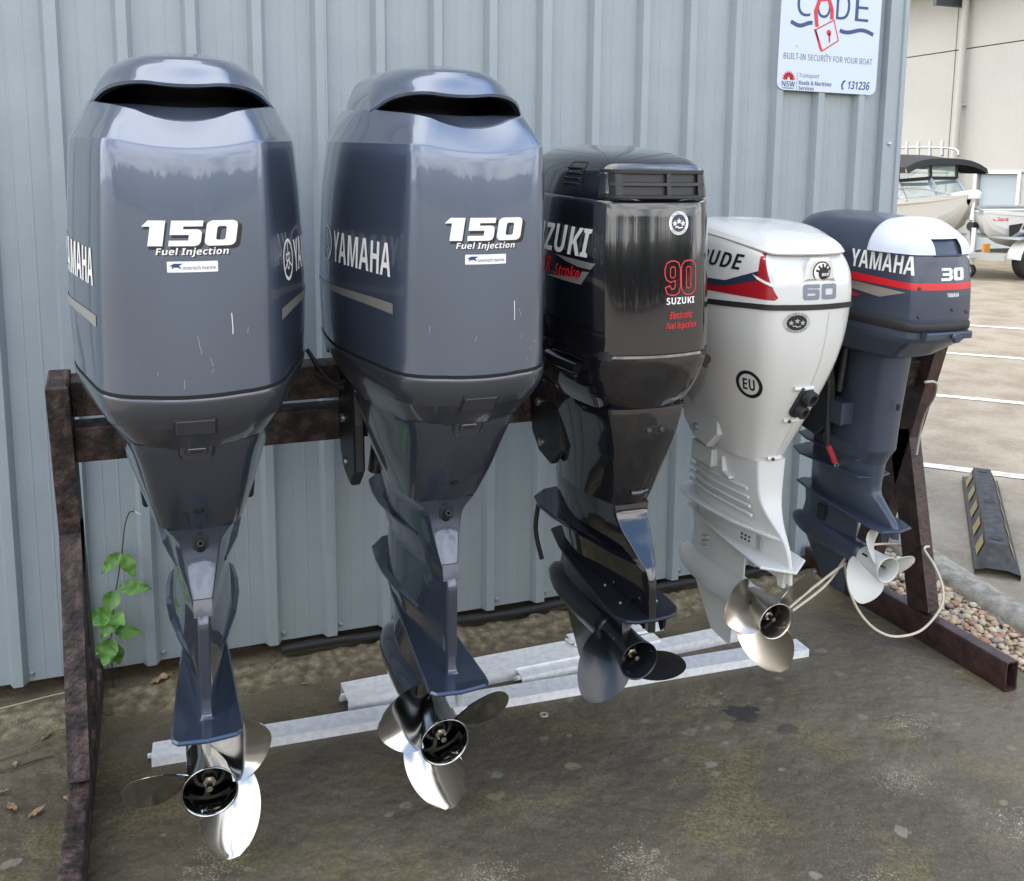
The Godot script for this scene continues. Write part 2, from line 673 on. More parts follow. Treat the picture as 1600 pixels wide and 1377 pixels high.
# ------------------------------------------------------------------ the metal shed
func _shed() -> void:
	var shed := thing("metal_shed", "grey blue corrugated metal shed whose long wall stands behind the motors", "shed", Vector3.ZERO)
	var top := 4.4
	var prof: Array[Vector2] = []
	# one pitch from x = 0 (top right edge of a rib) to the next
	var one := [Vector2(0, 0.029), Vector2(0.013, 0.001), Vector2(0.0136, 0.0), Vector2(0.054, 0.0), Vector2(0.0555, 0.0009), Vector2(0.0600, 0.0009), Vector2(0.0615, 0.0), Vector2(0.100, 0.0), Vector2(0.1015, 0.0009), Vector2(0.1060, 0.0009), Vector2(0.1075, 0.0), Vector2(0.1502, 0.0), Vector2(0.1508, 0.001), Vector2(0.1635, 0.029)]
	var first := -8
	var sheet := 0
	while first < 16:
		var pts := PackedVector2Array()
		for n in 4:
			for q in one:
				var x: float = RIB0 + (first + n) * RIB + q.x
				if x < 3.268:
					pts.append(Vector2(x, q.y))
		var st := begin()
		# neighbouring sheets are a hair apart, so that each has its own edge
		var dz := 0.0006 * (sheet % 2)
		for i in pts.size() - 1:
			var a := pts[i]
			var b := pts[i + 1]
			quad(st, Vector3(a.x, 0.055, a.y + dz), Vector3(a.x, top, a.y + dz), Vector3(b.x, top, b.y + dz), Vector3(b.x, 0.055, b.y + dz))
			quad(st, Vector3(a.x, 0.055, a.y + dz - 0.0012), Vector3(b.x, 0.055, b.y + dz - 0.0012), Vector3(b.x, top, b.y + dz - 0.0012), Vector3(a.x, top, a.y + dz - 0.0012))
			quad(st, Vector3(a.x, 0.055, a.y + dz - 0.0012), Vector3(a.x, 0.055, a.y + dz), Vector3(b.x, 0.055, b.y + dz), Vector3(b.x, 0.055, b.y + dz - 0.0012))
		if pts.size() > 1:
			# the lap over the next sheet
			var e := pts[pts.size() - 1]
			var nx := RIB0 + (first + 4) * RIB
			if nx < 3.2:
				quad(st, Vector3(e.x, 0.055, e.y + dz), Vector3(e.x, top, e.y + dz), Vector3(nx + 0.006, top, 0.029 + dz - 0.0003), Vector3(nx + 0.006, 0.055, 0.029 + dz - 0.0003))
			put("cladding_sheet", done(st), mats.cladding, shed)
		first += 4
		sheet += 1
	var st2 := begin()
	# corner flashing: folded angle
	var fl := PackedVector2Array([Vector2(3.236, 0.004), Vector2(3.240, 0.030), Vector2(3.300, 0.032), Vector2(3.302, 0.040), Vector2(3.322, 0.040), Vector2(3.322, -0.16), Vector2(3.316, -0.16), Vector2(3.316, 0.000), Vector2(3.236, 0.000)])
	slab(st2, fl, top - 0.055, 0.001, Transform3D(Basis(Vector3(1, 0, 0), Vector3(0, 0, 1), Vector3(0, -1, 0)), Vector3(0, top, 0)))
	put("corner_flashing", done(st2), mats.cladding, shed)
	var st3 := begin()
	box(st3, Vector3(0.75, top / 2 + 0.02, -3.05), Vector3(5.1, top - 0.1, 5.9), 0.01)
	put("shed_body", done(st3), mats.cladding, shed)
	var st4 := begin()
	box(st4, Vector3(0.75, top + 0.05, -3.0), Vector3(5.3, 0.1, 6.14), 0.01)
	put("roof", done(st4), mats.cladding, shed)
	# hex-head roofing screws with rubber washers
	var scr := begin()
	lathe(scr, [Vector2(0, 0.0085), Vector2(0.0045, 0.008), Vector2(0.0055, 0.006), Vector2(0.0055, 0.0025), Vector2(0.0085, 0.002), Vector2(0.0095, 0.0), Vector2(0.0, 0.0)], 10, Transform3D(Basis(Vector3(1, 0, 0), Vector3(0, 0, 1), Vector3(0, -1, 0)), Vector3.ZERO))
	var sm := done(scr)
	var sx: Array = []
	for n in range(-2, 15):
		sx.append(Vector3(RIB0 + n * RIB + 0.022, 0.078, 0.0008))
		if n % 2 == 0:
			sx.append(Vector3(RIB0 + n * RIB + 0.022, 0.941, 0.0008))
	sx.append(Vector3(3.27, 1.747, 0.0325))
	for q in sx:
		put("screw", sm, mats.bolt, shed, Transform3D(Basis(), q))
	var st5 := begin()
	var pa: Array = []
	for i in 24:
		pa.append(Vector3(0.86 + i * 0.095, 0.036 + 0.004 * sin(i * 1.3), 0.030))
	var pw: Array = []
	for i in pa.size():
		pw.append(0.026 + 0.006 * sin(i * 2.1))
	sweep(st5, pa, pw, 0.022, Vector3.UP)
	put("damp_proof_strip", done(st5), mats.rubber, shed)

# ------------------------------------------------------------------ ground
func ground_image(size: int, span: float, ox: float, oz: float) -> ImageTexture:
	var n1 := noise(101, 0.9, 4)
	var n2 := noise(102, 4.0, 4)
	var n3 := noise(103, 70.0, 3)
	var n4 := noise(104, 2.6, 5)
	var px := size / span
	var base := PackedVector3Array()
	base.resize(size * size)
	var rng := RandomNumberGenerator.new()
	rng.seed = 11
	var dark := Vector3(0.070, 0.055, 0.033)
	var mid := Vector3(0.122, 0.098, 0.062)
	var ochre := Vector3(0.150, 0.118, 0.062)
	for j in size:
		var z := oz + j / px
		for i in size:
			var x := ox + i / px
			var a := n1.get_noise_2d(x, z)
			var b := n2.get_noise_2d(x, z)
			var g := n3.get_noise_2d(x, z)
			var c := dark.lerp(mid, smoothstep(-0.35, 0.45, a + 0.35 * b))
			# moss and algae: grainy, in patches
			var m := smoothstep(0.10, 0.42, n4.get_noise_2d(x + 5.0, z)) * smoothstep(-0.25, 0.25, g + rng.randf_range(-0.35, 0.35))
			c = c.lerp(Vector3(0.135, 0.112, 0.030), 0.62 * m)
			# bare ochre concrete along the shed
			var rim := smoothstep(0.42, 0.10, z + 0.20 * a + 0.06 * b)
			c = c.lerp(ochre, rim * (0.55 + 0.35 * b))
			# pale grains of worn aggregate
			var r := rng.randf()
			if r > 0.945 - 0.08 * smoothstep(0.0, 0.4, b):
				c = c.lerp(Vector3(0.34, 0.30, 0.23), rng.randf() * 0.55)
			elif r < 0.05:
				c *= 0.62
			base[j * size + i] = c * (1.0 + 0.22 * g + (rng.randf() - 0.5) * 0.20)
	# lichen discs, pale scuffs of exposed aggregate and two oil drips
	var spots: Array = []
	for k in 230:
		spots.append([rng.randf_range(-0.9, 3.1), rng.randf_range(0.5, 3.0), rng.randf_range(0.005, 0.019), Vector3(0.20, 0.185, 0.095) if k % 3 else Vector3(0.22, 0.20, 0.16), 0.62, 0])
	for q in [[1.52, 1.28], [2.35, 1.25], [2.55, 1.05], [1.18, 1.22], [2.0, 1.55], [2.3, 1.75], [0.6, 0.95], [1.15, 1.75], [2.5, 1.5], [2.05, 0.72]]:
		spots.append([q[0], q[1], 0.075, Vector3(0.46, 0.42, 0.34), 0.8, 1])
	spots.append([2.125, 0.833, 0.047, Vector3(0.022, 0.020, 0.018), 0.85, 0])
	spots.append([2.20, 0.95, 0.030, Vector3(0.035, 0.032, 0.027), 0.6, 0])
	for q in spots:
		var rr: float = q[2] * 1.35
		for j in range(maxi(0, int((q[1] - rr - oz) * px)), mini(size, int((q[1] + rr - oz) * px) + 1)):
			for i in range(maxi(0, int((q[0] - rr - ox) * px)), mini(size, int((q[0] + rr - ox) * px) + 1)):
				var x := ox + i / px
				var z := oz + j / px
				var d: float = Vector2((x - q[0]) * 0.8, z - q[1]).length() / q[2] + 0.55 * n3.get_noise_2d(x * 0.4 + 3.0, z * 0.4) + 0.35 * n2.get_noise_2d(x * 5.0, z * 5.0)
				var w := smoothstep(1.0, 0.8, d)
				if q[5] == 1:
					w = 1.0 if rng.randf() < 0.16 * smoothstep(1.1, 0.1, d) else 0.0
				if w > 0.0:
					base[j * size + i] = base[j * size + i].lerp(q[3] * (0.85 + 0.3 * rng.randf()), w * q[4])
	var o := PackedByteArray()
	o.resize(size * size * 3)
	for i in size * size:
		var c := base[i]
		o[i * 3] = int(pow(clampf(c.x, 0, 1), 0.4545) * 255.0)
		o[i * 3 + 1] = int(pow(clampf(c.y, 0, 1), 0.4545) * 255.0)
		o[i * 3 + 2] = int(pow(clampf(c.z, 0, 1), 0.4545) * 255.0)
	return ImageTexture.create_from_image(Image.create_from_data(size, size, false, Image.FORMAT_RGB8, o))

func flat_sheet(st: SurfaceTool, poly: PackedVector2Array, y: float, uvspan := 4.0, o := Vector2.ZERO) -> void:
	var t := Geometry2D.triangulate_polygon(poly)
	for i in range(0, t.size(), 3):
		var q := [poly[t[i]], poly[t[i + 1]], poly[t[i + 2]]]
		if (q[1] - q[0]).cross(q[2] - q[0]) < 0:
			q = [q[0], q[2], q[1]]
		for p in q:
			st.set_uv((p - o) / uvspan)
			st.set_normal(Vector3.UP)
			st.add_vertex(Vector3(p.x, y, p.y))

func _ground() -> void:
	var slabm := mat("apron_concrete", Color.WHITE, 0.72)
	slabm.albedo_texture = ground_image(2048, 4.2, -1.0, -0.3)
	slabm.normal_enabled = true
	slabm.normal_texture = bump_tex(1024, 61, 0.06, 5.0, 5)
	slabm.normal_scale = 0.35
	var st := begin()
	flat_sheet(st, PackedVector2Array([Vector2(-1.0, -0.3), Vector2(3.10, -0.3), Vector2(3.14, 0.4), Vector2(3.12, 1.3), Vector2(3.15, 3.9), Vector2(-1.0, 3.9)]), 0.008, 4.2, Vector2(-1.0, -0.3))
	st.generate_tangents()
	var ap := put("concrete_apron", st.commit(), slabm, self)
	structure(ap)
	# the worn, crumbling rim of the slab along the shed
	var rim := begin()
	var nz := noise(71, 9.0, 4)
	var rows: Array = []
	for k in 9:
		var r := PackedVector3Array()
		for i in 240:
			var x := -0.9 + i * 0.0168
			var edge := 0.052 + 0.028 * nz.get_noise_2d(x, 3.0) + 0.012 * nz.get_noise_2d(x * 4.0, 8.0)
			var t := k / 8.0
			var z := lerpf(edge, 0.24 + 0.05 * nz.get_noise_2d(x * 0.6, 20.0), t)
			var hgt := (0.030 + 0.010 * nz.get_noise_2d(x * 1.5, 40.0)) * (1.0 - t) * smoothstep(0.0, 0.12, t) + 0.004 + 0.010 * nz.get_noise_2d(x * 3.0, z * 3.0 + 60.0) * (1.0 - t)
			r.append(Vector3(x, maxf(hgt, 0.004) if k > 0 else -0.02, z))
		rows.append(r)
	for k in 8:
		strip(rim, rows[k], rows[k + 1], false, 1, true)
	var rimm := mat("slab_rim", Color.WHITE, 0.85)
	rimm.albedo_texture = patch_image(512, 81, 0.02, 0.2, [lin(0.07, 0.058, 0.035), lin(0.13, 0.105, 0.062), lin(0.17, 0.14, 0.085), lin(0.26, 0.23, 0.16)], 0.4)
	rimm.normal_enabled = true
	rimm.normal_texture = slabm.normal_texture
	tri_mat(rimm, 2.0)
	var ro := put("slab_edge", done(rim), rimm, self)
	structure(ro)
	# car park and land beyond: one sheet to the horizon
	var pk := mat("car_park_concrete", Color.WHITE, 0.8)
	pk.albedo_texture = patch_image(1024, 91, 0.006, 0.05, [lin(0.20, 0.168, 0.122), lin(0.235, 0.20, 0.148), lin(0.255, 0.22, 0.165), lin(0.28, 0.245, 0.19)], 0.22)
	pk.normal_enabled = true
	pk.normal_texture = bump_tex(512, 92, 0.05, 3.0, 5)
	pk.normal_scale = 0.4
	var sp := begin()
	flat_sheet(sp, PackedVector2Array([Vector2(-150, -150), Vector2(150, -150), Vector2(150, 150), Vector2(-150, 150)]), -0.012, 3.0)
	sp.generate_tangents()
	var cp := put("car_park", sp.commit(), pk, self)
	structure(cp)
	# painted bay lines
	var lm := mat("line_paint", Color.WHITE, 0.7)
	lm.albedo_texture = patch_image(256, 95, 0.03, 0.3, [lin(0.40, 0.38, 0.33), lin(0.66, 0.64, 0.60), lin(0.72, 0.71, 0.67)], 0.2)
	lm.uv1_scale = Vector3(1, 1, 1)
	var along := Vector2(0.705, 0.709)
	var across := Vector2(0.709, -0.705)
	for k in 4:
		var p0 := Vector2(4.50, -1.05) + across * (1.93 * k)
		var s2 := begin()
		var a := p0 - along * 0.7 if k > 1 else p0 - along * 0.25
		var b := p0 + along * 4.6
		flat_sheet(s2, PackedVector2Array([a - across * 0.045, b - across * 0.045, b + across * 0.045, a + across * 0.045]), -0.008, 1.0)
		var lo := put("bay_line", s2.commit(), lm, self)
		structure(lo)
	# rolled concrete kerb
	var kc: Array = [Vector3(3.66, 0, -0.6), Vector3(3.56, 0, -0.1), Vector3(3.49, 0, 0.25), Vector3(3.42, 0, 0.7), Vector3(3.37, 0, 1.2), Vector3(3.33, 0, 2.2)]
	kc = spline(kc, 10)
	var ks := begin()
	var kn := noise(97, 6.0, 4)
	var prof := [Vector2(-0.075, -0.03), Vector2(-0.070, 0.030), Vector2(-0.050, 0.052), Vector2(0.0, 0.058), Vector2(0.05, 0.052), Vector2(0.085, 0.02), Vector2(0.10, -0.03)]
	var prev := PackedVector3Array()
	for i in kc.size():
		var d: Vector3 = (kc[mini(i + 1, kc.size() - 1)] - kc[maxi(i - 1, 0)]).normalized()
		var side := Vector3(-d.z, 0, d.x) * -1.0
		var r := PackedVector3Array()
		for q in prof:
			var w := 0.006 * kn.get_noise_2d(i * 0.35, q.x * 30.0)
			r.append(kc[i] + side * (q.x + w) + Vector3.UP * (q.y + w))
		if i > 0:
			strip(ks, prev, r, false, 1)
		prev = r
	var km := mat("kerb_concrete", Color.WHITE, 0.85)
	km.albedo_texture = patch_image(512, 98, 0.02, 0.2, [lin(0.15, 0.135, 0.11), lin(0.25, 0.23, 0.19), lin(0.33, 0.31, 0.265)], 0.3)
	km.normal_enabled = true
	km.normal_texture = slabm.normal_texture
	tri_mat(km, 1.5)
	var ko := put("kerb", done(ks), km, self)
	structure(ko)
	_pebbles(rimm)

func pebble_mesh(sd: int) -> ArrayMesh:
	var n := noise(sd, 0.9, 2)
	var st := begin()
	var rows: Array = []
	for i in 6:
		var r := PackedVector3Array()
		var v := PI * (i / 5.0)
		for j in 8:
			var u := TAU * j / 8
			var d := Vector3(sin(v) * cos(u), cos(v), sin(v) * sin(u))
			r.append(d * (1.0 + 0.28 * n.get_noise_3dv(d * 1.3)))
		rows.append(r)
	for i in 5:
		strip(st, rows[i], rows[i + 1], true, 1)
	return done(st)

func _pebbles(bed_mat: Material) -> void:
	var bed := Node3D.new()
	bed.name = "pebble_bed"
	add_child(bed)
	structure(bed)
	var st := begin()
	flat_sheet(st, PackedVector2Array([Vector2(3.0, -0.25), Vector2(3.62, -0.25), Vector2(3.45, 0.3), Vector2(3.34, 1.3), Vector2(3.3, 2.2), Vector2(3.05, 2.2)]), 0.004)
	put("bed_soil", st.commit(), bed_mat, bed)
	var shapes: Array = []
	for i in 6:
		shapes.append(pebble_mesh(200 + i))
	var cols := [lin(0.36, 0.26, 0.16), lin(0.44, 0.34, 0.22), lin(0.28, 0.19, 0.115), lin(0.20, 0.17, 0.145), lin(0.50, 0.42, 0.31), lin(0.31, 0.155, 0.09), lin(0.40, 0.31, 0.21)]
	var pm: Array = []
	for i in cols.size():
		pm.append(mat("pebble_%d" % i, cols[i], 0.62))
	var rng := RandomNumberGenerator.new()
	rng.seed = 4
	var spots: Array = []
	var tries := 0
	while spots.size() < 1150 and tries < 22000:
		tries += 1
		var z := rng.randf_range(-0.2, 1.22)
		var edge := 3.44 - 0.10 * z
		var wide := 0.30 if z < 0.5 else 0.30 - 0.12 * (z - 0.5)
		var x := edge - rng.randf() * wide
		if x < 3.06 + 0.10 * smoothstep(0.5, 1.1, z):
			continue
		var r := rng.randf_range(0.0075, 0.0165)
		var ok := true
		for s in spots:
			if Vector2(s.x - x, s.z - z).length() < (s.y + r) * 0.74:
				ok = false
				break
		if ok:
			spots.append(Vector3(x, r, z))
	var eye := Vector3(0.52, 1.62, 3.07)
	spots.sort_custom(func(a, b): return a.y / Vector3(a.x, 0, a.z).distance_to(eye) > b.y / Vector3(b.x, 0, b.z).distance_to(eye))
	var built := {}
	for i in spots.size():
		var s: Vector3 = spots[i]
		var bs := Basis(Vector3.UP, rng.randf() * TAU) * Basis(Vector3.RIGHT, rng.randf_range(-0.3, 0.3)) * Basis.from_scale(Vector3(s.y * rng.randf_range(1.0, 1.35), s.y * rng.randf_range(0.55, 0.8), s.y))
		var k := rng.randi() % 6
		var c := rng.randi() % cols.size()
		if i >= 300:
			continue
		var key := "%d_%d" % [k, c]
		if not built.has(key):
			var mm: ArrayMesh = shapes[k].duplicate()
			mm.surface_set_material(0, pm[c])
			built[key] = mm
		var o := MeshInstance3D.new()
		o.name = "pebble"
		o.mesh = built[key]
		o.transform = Transform3D(bs, Vector3(s.x, 0.004 + s.y * 0.42 + rng.randf() * 0.008, s.z))
		bed.add_child(o, true)
	var mmi := MultiMesh.new()
	mmi.transform_format = MultiMesh.TRANSFORM_3D
	mmi.use_colors = true
	mmi.mesh = shapes[0].duplicate()
	var vm := StandardMaterial3D.new()
	vm.resource_name = "pebble_mixed"
	vm.vertex_color_use_as_albedo = true
	vm.roughness = 0.62
	mmi.mesh.surface_set_material(0, vm)
	mmi.instance_count = maxi(0, spots.size() - 300)
	for i in range(300, spots.size()):
		var s: Vector3 = spots[i]
		var bs := Basis(Vector3.UP, rng.randf() * TAU) * Basis.from_scale(Vector3(s.y * 1.2, s.y * 0.65, s.y))
		mmi.set_instance_transform(i - 300, Transform3D(bs, Vector3(s.x, 0.004 + s.y * 0.4, s.z)))
		mmi.set_instance_color(i - 300, cols[rng.randi() % cols.size()].srgb_to_linear())
	var mo := MultiMeshInstance3D.new()
	mo.name = "small_pebbles"
	mo.multimesh = mmi
	mo.set_meta("kind", "stuff")
	bed.add_child(mo)

# ------------------------------------------------------------------ the white building across the car park
func _far_building() -> void:
	var b := thing("warehouse", "tall cream warehouse of concrete panels with a pale grey door and downpipe", "building", Vector3(17.5, 0, 0))
	# wall panels between joints, along z; joints are recessed gaps
	var zs := [-30.0, -23.0, -13.83, -4.6, 4.6]
	var ys := [-0.4, 1.70, 4.42, 9.0]
	for i in zs.size() - 1:
		for j in ys.size() - 1:
			var st := begin()
			var lo := Vector3(0.0, ys[j] + (0.012 if j > 0 else 0.0), zs[i] + 0.012)
			var hi := Vector3(0.2, ys[j + 1] - 0.012, zs[i + 1] - 0.012)
			if j == 0 and i == 2:
				# door opening
				box(st, Vector3(0.1, (lo.y + hi.y) / 2, (lo.z - 12.97) / 2), Vector3(0.2, hi.y - lo.y, -12.97 - lo.z), 0.006)
				box(st, Vector3(0.1, (lo.y + hi.y) / 2, (hi.z - 11.9) / 2), Vector3(0.2, hi.y - lo.y, hi.z + 11.9), 0.006)
			else:
				box(st, (lo + hi) / 2, hi - lo, 0.006)
			put("wall_panel", done(st), mats.cream_wall, b)
	var bk := begin()
	box(bk, Vector3(2.2, 4.2, -12.7), Vector3(4.0, 9.2, 34.0), 0.01)
	put("inner_wall", done(bk), mat("joint_grey", lin(0.30, 0.29, 0.26), 0.9), b)
	var dr := begin()
	box(dr, Vector3(0.10, 0.65, -12.43), Vector3(0.06, 2.05, 1.04), 0.01)
	put("door", done(dr), mat("door_grey", lin(0.36, 0.42, 0.45), 0.5), b)
	var fr := begin()
	box(fr, Vector3(-0.015, 0.67, -13.0), Vector3(0.03, 2.16, 0.08), 0.004)
	box(fr, Vector3(-0.015, 0.67, -11.86), Vector3(0.03, 2.16, 0.08), 0.004)
	box(fr, Vector3(-0.015, 1.72, -12.43), Vector3(0.03, 0.07, 1.05), 0.004)
	put("door_frame", done(fr), mats.white_paint, b)
	var pp := begin()
	tube(pp, [Vector3(-0.14, -0.4, -13.5), Vector3(-0.14, 2.6, -13.5), Vector3(-0.14, 9.0, -13.5)], 0.075, 16)
	put("downpipe", done(pp), mats.cream_wall, b)
	for y in [0.9, 3.2, 5.6]:
		var cl := begin()
		box(cl, Vector3(-0.07, y, -13.5), Vector3(0.14, 0.04, 0.19), 0.004)
		put("pipe_bracket", done(cl), mats.cream_wall, b)
	var aw := begin()
	box(aw, Vector3(-0.42, 5.86, -13.0), Vector3(0.84, 0.12, 26.0), 0.01)
	put("awning", done(aw), mats.white_paint, b)
	var ab := begin()
	box(ab, Vector3(-0.41, 5.50, -13.72), Vector3(0.80, 0.34, 0.12), 0.01)
	put("awning_beam", done(ab), mat("beam_grey", lin(0.055, 0.065, 0.075), 0.5), b)
	# trees across the road, seen only as the dark skyline mirrored in the lacquer
	var wood := begin()
	var rng := RandomNumberGenerator.new()
	rng.seed = 9
	var nn := noise(301, 0.12, 3)
	for i in 7000:
		var x := rng.randf_range(-60, 45)
		var z := 34.0 + rng.randf() * 5.0 + 4.0 * sin(x * 0.08)
		var hh := 2.9 + 0.5 * nn.get_noise_2d(x, 1.0) + 0.35 * nn.get_noise_2d(x * 5.0, 7.0)
		var y := hh * sqrt(rng.randf())
		var s := rng.randf_range(0.25, 0.6)
		var bs := Basis.from_euler(Vector3(rng.randf() * TAU, rng.randf() * TAU, rng.randf() * TAU))
		var p := Vector3(x, y, z)
		quad(wood, p + bs * Vector3(-s, -s, 0), p + bs * Vector3(-s * 0.5, s, 0.1), p + bs * Vector3(s, s * 0.7, 0), p + bs * Vector3(s * 0.7, -s, -0.1))
	var wo := put("far_trees", done(wood), mat("foliage", lin(0.045, 0.065, 0.022), 0.8), self)
	wo.set_meta("kind", "stuff")
	wo.set_meta("label", "dark belt of trees across the road behind the photographer")
	wo.set_meta("category", "trees")

# ------------------------------------------------------------------ the steel rack
func _rack() -> void:
	var r := thing("motor_rack", "rusty brown steel rack of rails and leaning posts that carries the five motors", "rack", Vector3(1.62, 0, 0.5))
	var o := -r.position
	for side in 2:
		var x := 0.290 if side == 0 else 2.995
		var m: Material = mats.rusty_steel if side == 0 else mats.brown_steel
		# hollow foot
		var st := begin()
		var out := rect(0.05, 0.1, 0.006, 3)
		var inn := rect(0.04, 0.09, 0.004, 3)
		var z0 := 0.03
		var z1 := 1.02 if side == 1 else 1.10
		var ra: Array = []
		for e in [[out, z0], [out, z1], [inn, z1], [inn, z0]]:
			var q := PackedVector3Array()
			for p in e[0]:
				q.append(o + Vector3(x + p.x, 0.058 + p.y, e[1]))
			ra.append(q)
		for k in 3:
			strip(st, ra[k], ra[k + 1], true, k + 1)
		put("foot_beam", done(st), m, r)
		# main post leans towards the viewer, front brace leans back on to it
		var p0 := Vector3(x, 0.112, 0.335)
		var p1 := Vector3(x, 1.125, 0.615)
		var s2 := begin()
		bar(s2, o + p0, o + p1, 0.05, 0.1, Vector3(0, 0.27, -1), 0.005)
		put("post", done(s2), m, r)
		var s3 := begin()
		bar(s3, o + Vector3(x, 0.110, 0.648), o + Vector3(x, 0.735, 0.497), 0.05, 0.096, Vector3(0, 0.2, 1), 0.005)
		put("brace", done(s3), m, r)
	for k in 2:
		var s4 := begin()
		var y := 0.948 if k == 0 else 1.072
		var z := 0.546 if k == 0 else 0.576
		slab(s4, rect(0.05, 0.1, 0.006, 3), 2.655, 0.002, Transform3D(Basis(Vector3(0, -0.26, 0.965), Vector3(0, 0.965, 0.26), Vector3(-1, 0, 0)), o + Vector3(2.97, y, z)))
		put("rail", done(s4), mats.rusty_steel, r)
	for q in [Vector3(2.968, 0.03, 0.10), Vector3(2.968, 0.03, 0.36)]:
		var s5 := begin()
		lathe(s5, [Vector2(0.0, 0.014), Vector2(0.008, 0.014), Vector2(0.008, 0.006), Vector2(0.016, 0.006), Vector2(0.016, 0.0), Vector2(0, 0)], 8, Transform3D(Basis(Vector3.BACK, PI / 2), o + q))
		put("anchor_bolt", done(s5), mats.bolt, r)

# ------------------------------------------------------------------ motors: shared parts
func motor(label: String, x0: float, steer: float, tilt := 3.0) -> Node3D:
	var o := thing("outboard_motor", label, "outboard motor", Vector3(x0, 1.0, 0.62), "outboard motors hung on the rack")
	o.basis = Basis(Vector3.RIGHT, deg_to_rad(tilt)) * Basis(Vector3.UP, -deg_to_rad(steer))
	return o

const TO_Z := Basis(Vector3(1, 0, 0), Vector3(0, 0, 1), Vector3(0, -1, 0))

func propeller(parent: Node3D, at: Vector3, hub_r: float, hub_l: float, radius: float, chord: float, pitch: float, turn: float, m: Material, core_m: Material, rake := 0.06, thick := 0.007, hand := 1.0) -> void:
	var p := Node3D.new()
	p.name = "propeller"
	p.position = at
	parent.add_child(p, true)
	var st := begin()
	lathe(st, [Vector2(hub_r * 0.80, -hub_l), Vector2(hub_r * 0.84, -hub_l * 0.5), Vector2(hub_r * 0.90, -hub_l * 0.2), Vector2(hub_r * 0.985, -0.006), Vector2(hub_r, 0.0), Vector2(hub_r * 0.965, 0.0005), Vector2(hub_r * 0.93, -0.004), Vector2(hub_r * 0.84, -hub_l * 0.2), Vector2(hub_r * 0.78, -hub_l * 0.75)], 48, Transform3D(TO_Z, Vector3.ZERO), false)
	put("hub", done(st), m, p)
	var s2 := begin()
	lathe(s2, [Vector2(hub_r * 0.8, -hub_l * 0.74), Vector2(hub_r * 0.62, -hub_l * 0.72), Vector2(hub_r * 0.60, -hub_l * 0.5), Vector2(hub_r * 0.46, -hub_l * 0.48), Vector2(hub_r * 0.44, -hub_l * 0.66), Vector2(hub_r * 0.30, -hub_l * 0.66), Vector2(hub_r * 0.28, -hub_l * 0.42), Vector2(0, -hub_l * 0.42)], 28, Transform3D(TO_Z, Vector3.ZERO))
	for k in 3:
		var a := TAU * k / 3.0 + 0.4
		bar(s2, Vector3(cos(a), sin(a), 0) * hub_r * 0.5 + Vector3(0, 0, -hub_l * 0.6), Vector3(cos(a), sin(a), 0) * hub_r * 0.86 + Vector3(0, 0, -hub_l * 0.6), hub_r * 0.16, hub_l * 0.2, Vector3(0, 0, 1), 0.0005)
	put("hub_core", done(s2), core_m, p)
	var s3 := begin()
	lathe(s3, [Vector2(hub_r * 0.24, -hub_l * 0.42), Vector2(hub_r * 0.24, -hub_l * 0.26), Vector2(hub_r * 0.13, -hub_l * 0.25), Vector2(hub_r * 0.12, -hub_l * 0.08), Vector2(0, -hub_l * 0.07)], 6, Transform3D(TO_Z, Vector3.ZERO))
	put("nut", done(s3), mats.steel_dull, p)
	for k in 3:
		var th := deg_to_rad(turn) + TAU * k / 3.0
		var sb := begin()
		var rows: Array = []
		var nr := 22
		var nc := 14
		for i in nr + 1:
			var t := 1.0 - pow(1.0 - float(i) / nr, 1.7)
			var r := hub_r * 0.83 + (radius - hub_r * 0.83) * t
			var u := 0.27 + 0.73 * t
			var c := chord * pow(maxf(sin(PI * u), 0.0), 0.50) + 0.0006
			var beta := atan(pitch / (TAU * r))
			var skew := hand * (0.30 * t * t - 0.10 * t)
			var r1 := PackedVector3Array()
			var r2 := PackedVector3Array()
			for j in nc + 1:
				var s := (float(j) / nc - 0.5)
				var cup := 0.010 * pow(maxf(hand * s * 2.0, 0.0), 3.0) * sin(PI * minf(t * 1.1, 1.0))
				var ph := th + skew + s * c * cos(beta) / r
				var ax := hand * s * c * sin(beta) - hub_l * 0.52 + rake * 0.5 * (t + t * t) + cup
				var tk := thick * (1.0 - 0.75 * t) * (1.0 - 0.85 * 4.0 * s * s) * 0.5 + 0.0004
				var nrm := Vector3(sin(ph) * sin(beta) * hand, -cos(ph) * sin(beta) * hand, cos(beta)).normalized()
				var q := Vector3(cos(ph) * r, sin(ph) * r, ax)
				r1.append(q + nrm * tk)
				r2.append(q - nrm * tk)
			var ringp := PackedVector3Array()
			for j in nc + 1:
				ringp.append(r1[j])
			for j in nc + 1:
				ringp.append(r2[nc - j])
			rows.append(ringp)
		for i in nr:
			var a: PackedVector3Array = rows[i]
			var b: PackedVector3Array = rows[i + 1]
			for j in a.size():
				var q := (j + 1) % a.size()
				var g := 1 if j < nc else (3 if j == nc or j == a.size() - 1 else 2)
				quad(sb, a[j], a[q], b[q], b[j], g)
		put("blade", done(sb), m, p)

# flat plate in the local x-z plane from a half outline [x, z], at height y
func plate(half: Array, y: float, th: float, bev := 0.003) -> ArrayMesh:
	var poly := PackedVector2Array()
	for q in half:
		poly.append(Vector2(q[0], q[1]))
	for i in range(half.size() - 1, -1, -1):
		if absf(half[i][0]) > 1e-5:
			poly.append(Vector2(-half[i][0], half[i][1]))
	var st := begin()
	# polygon plane: x -> x, y -> z, thickness downwards
	slab(st, poly, th, bev, Transform3D(Basis(Vector3(1, 0, 0), Vector3(0, 0, 1), Vector3(0, -1, 0)), Vector3(0, y, 0)))
	return done(st)

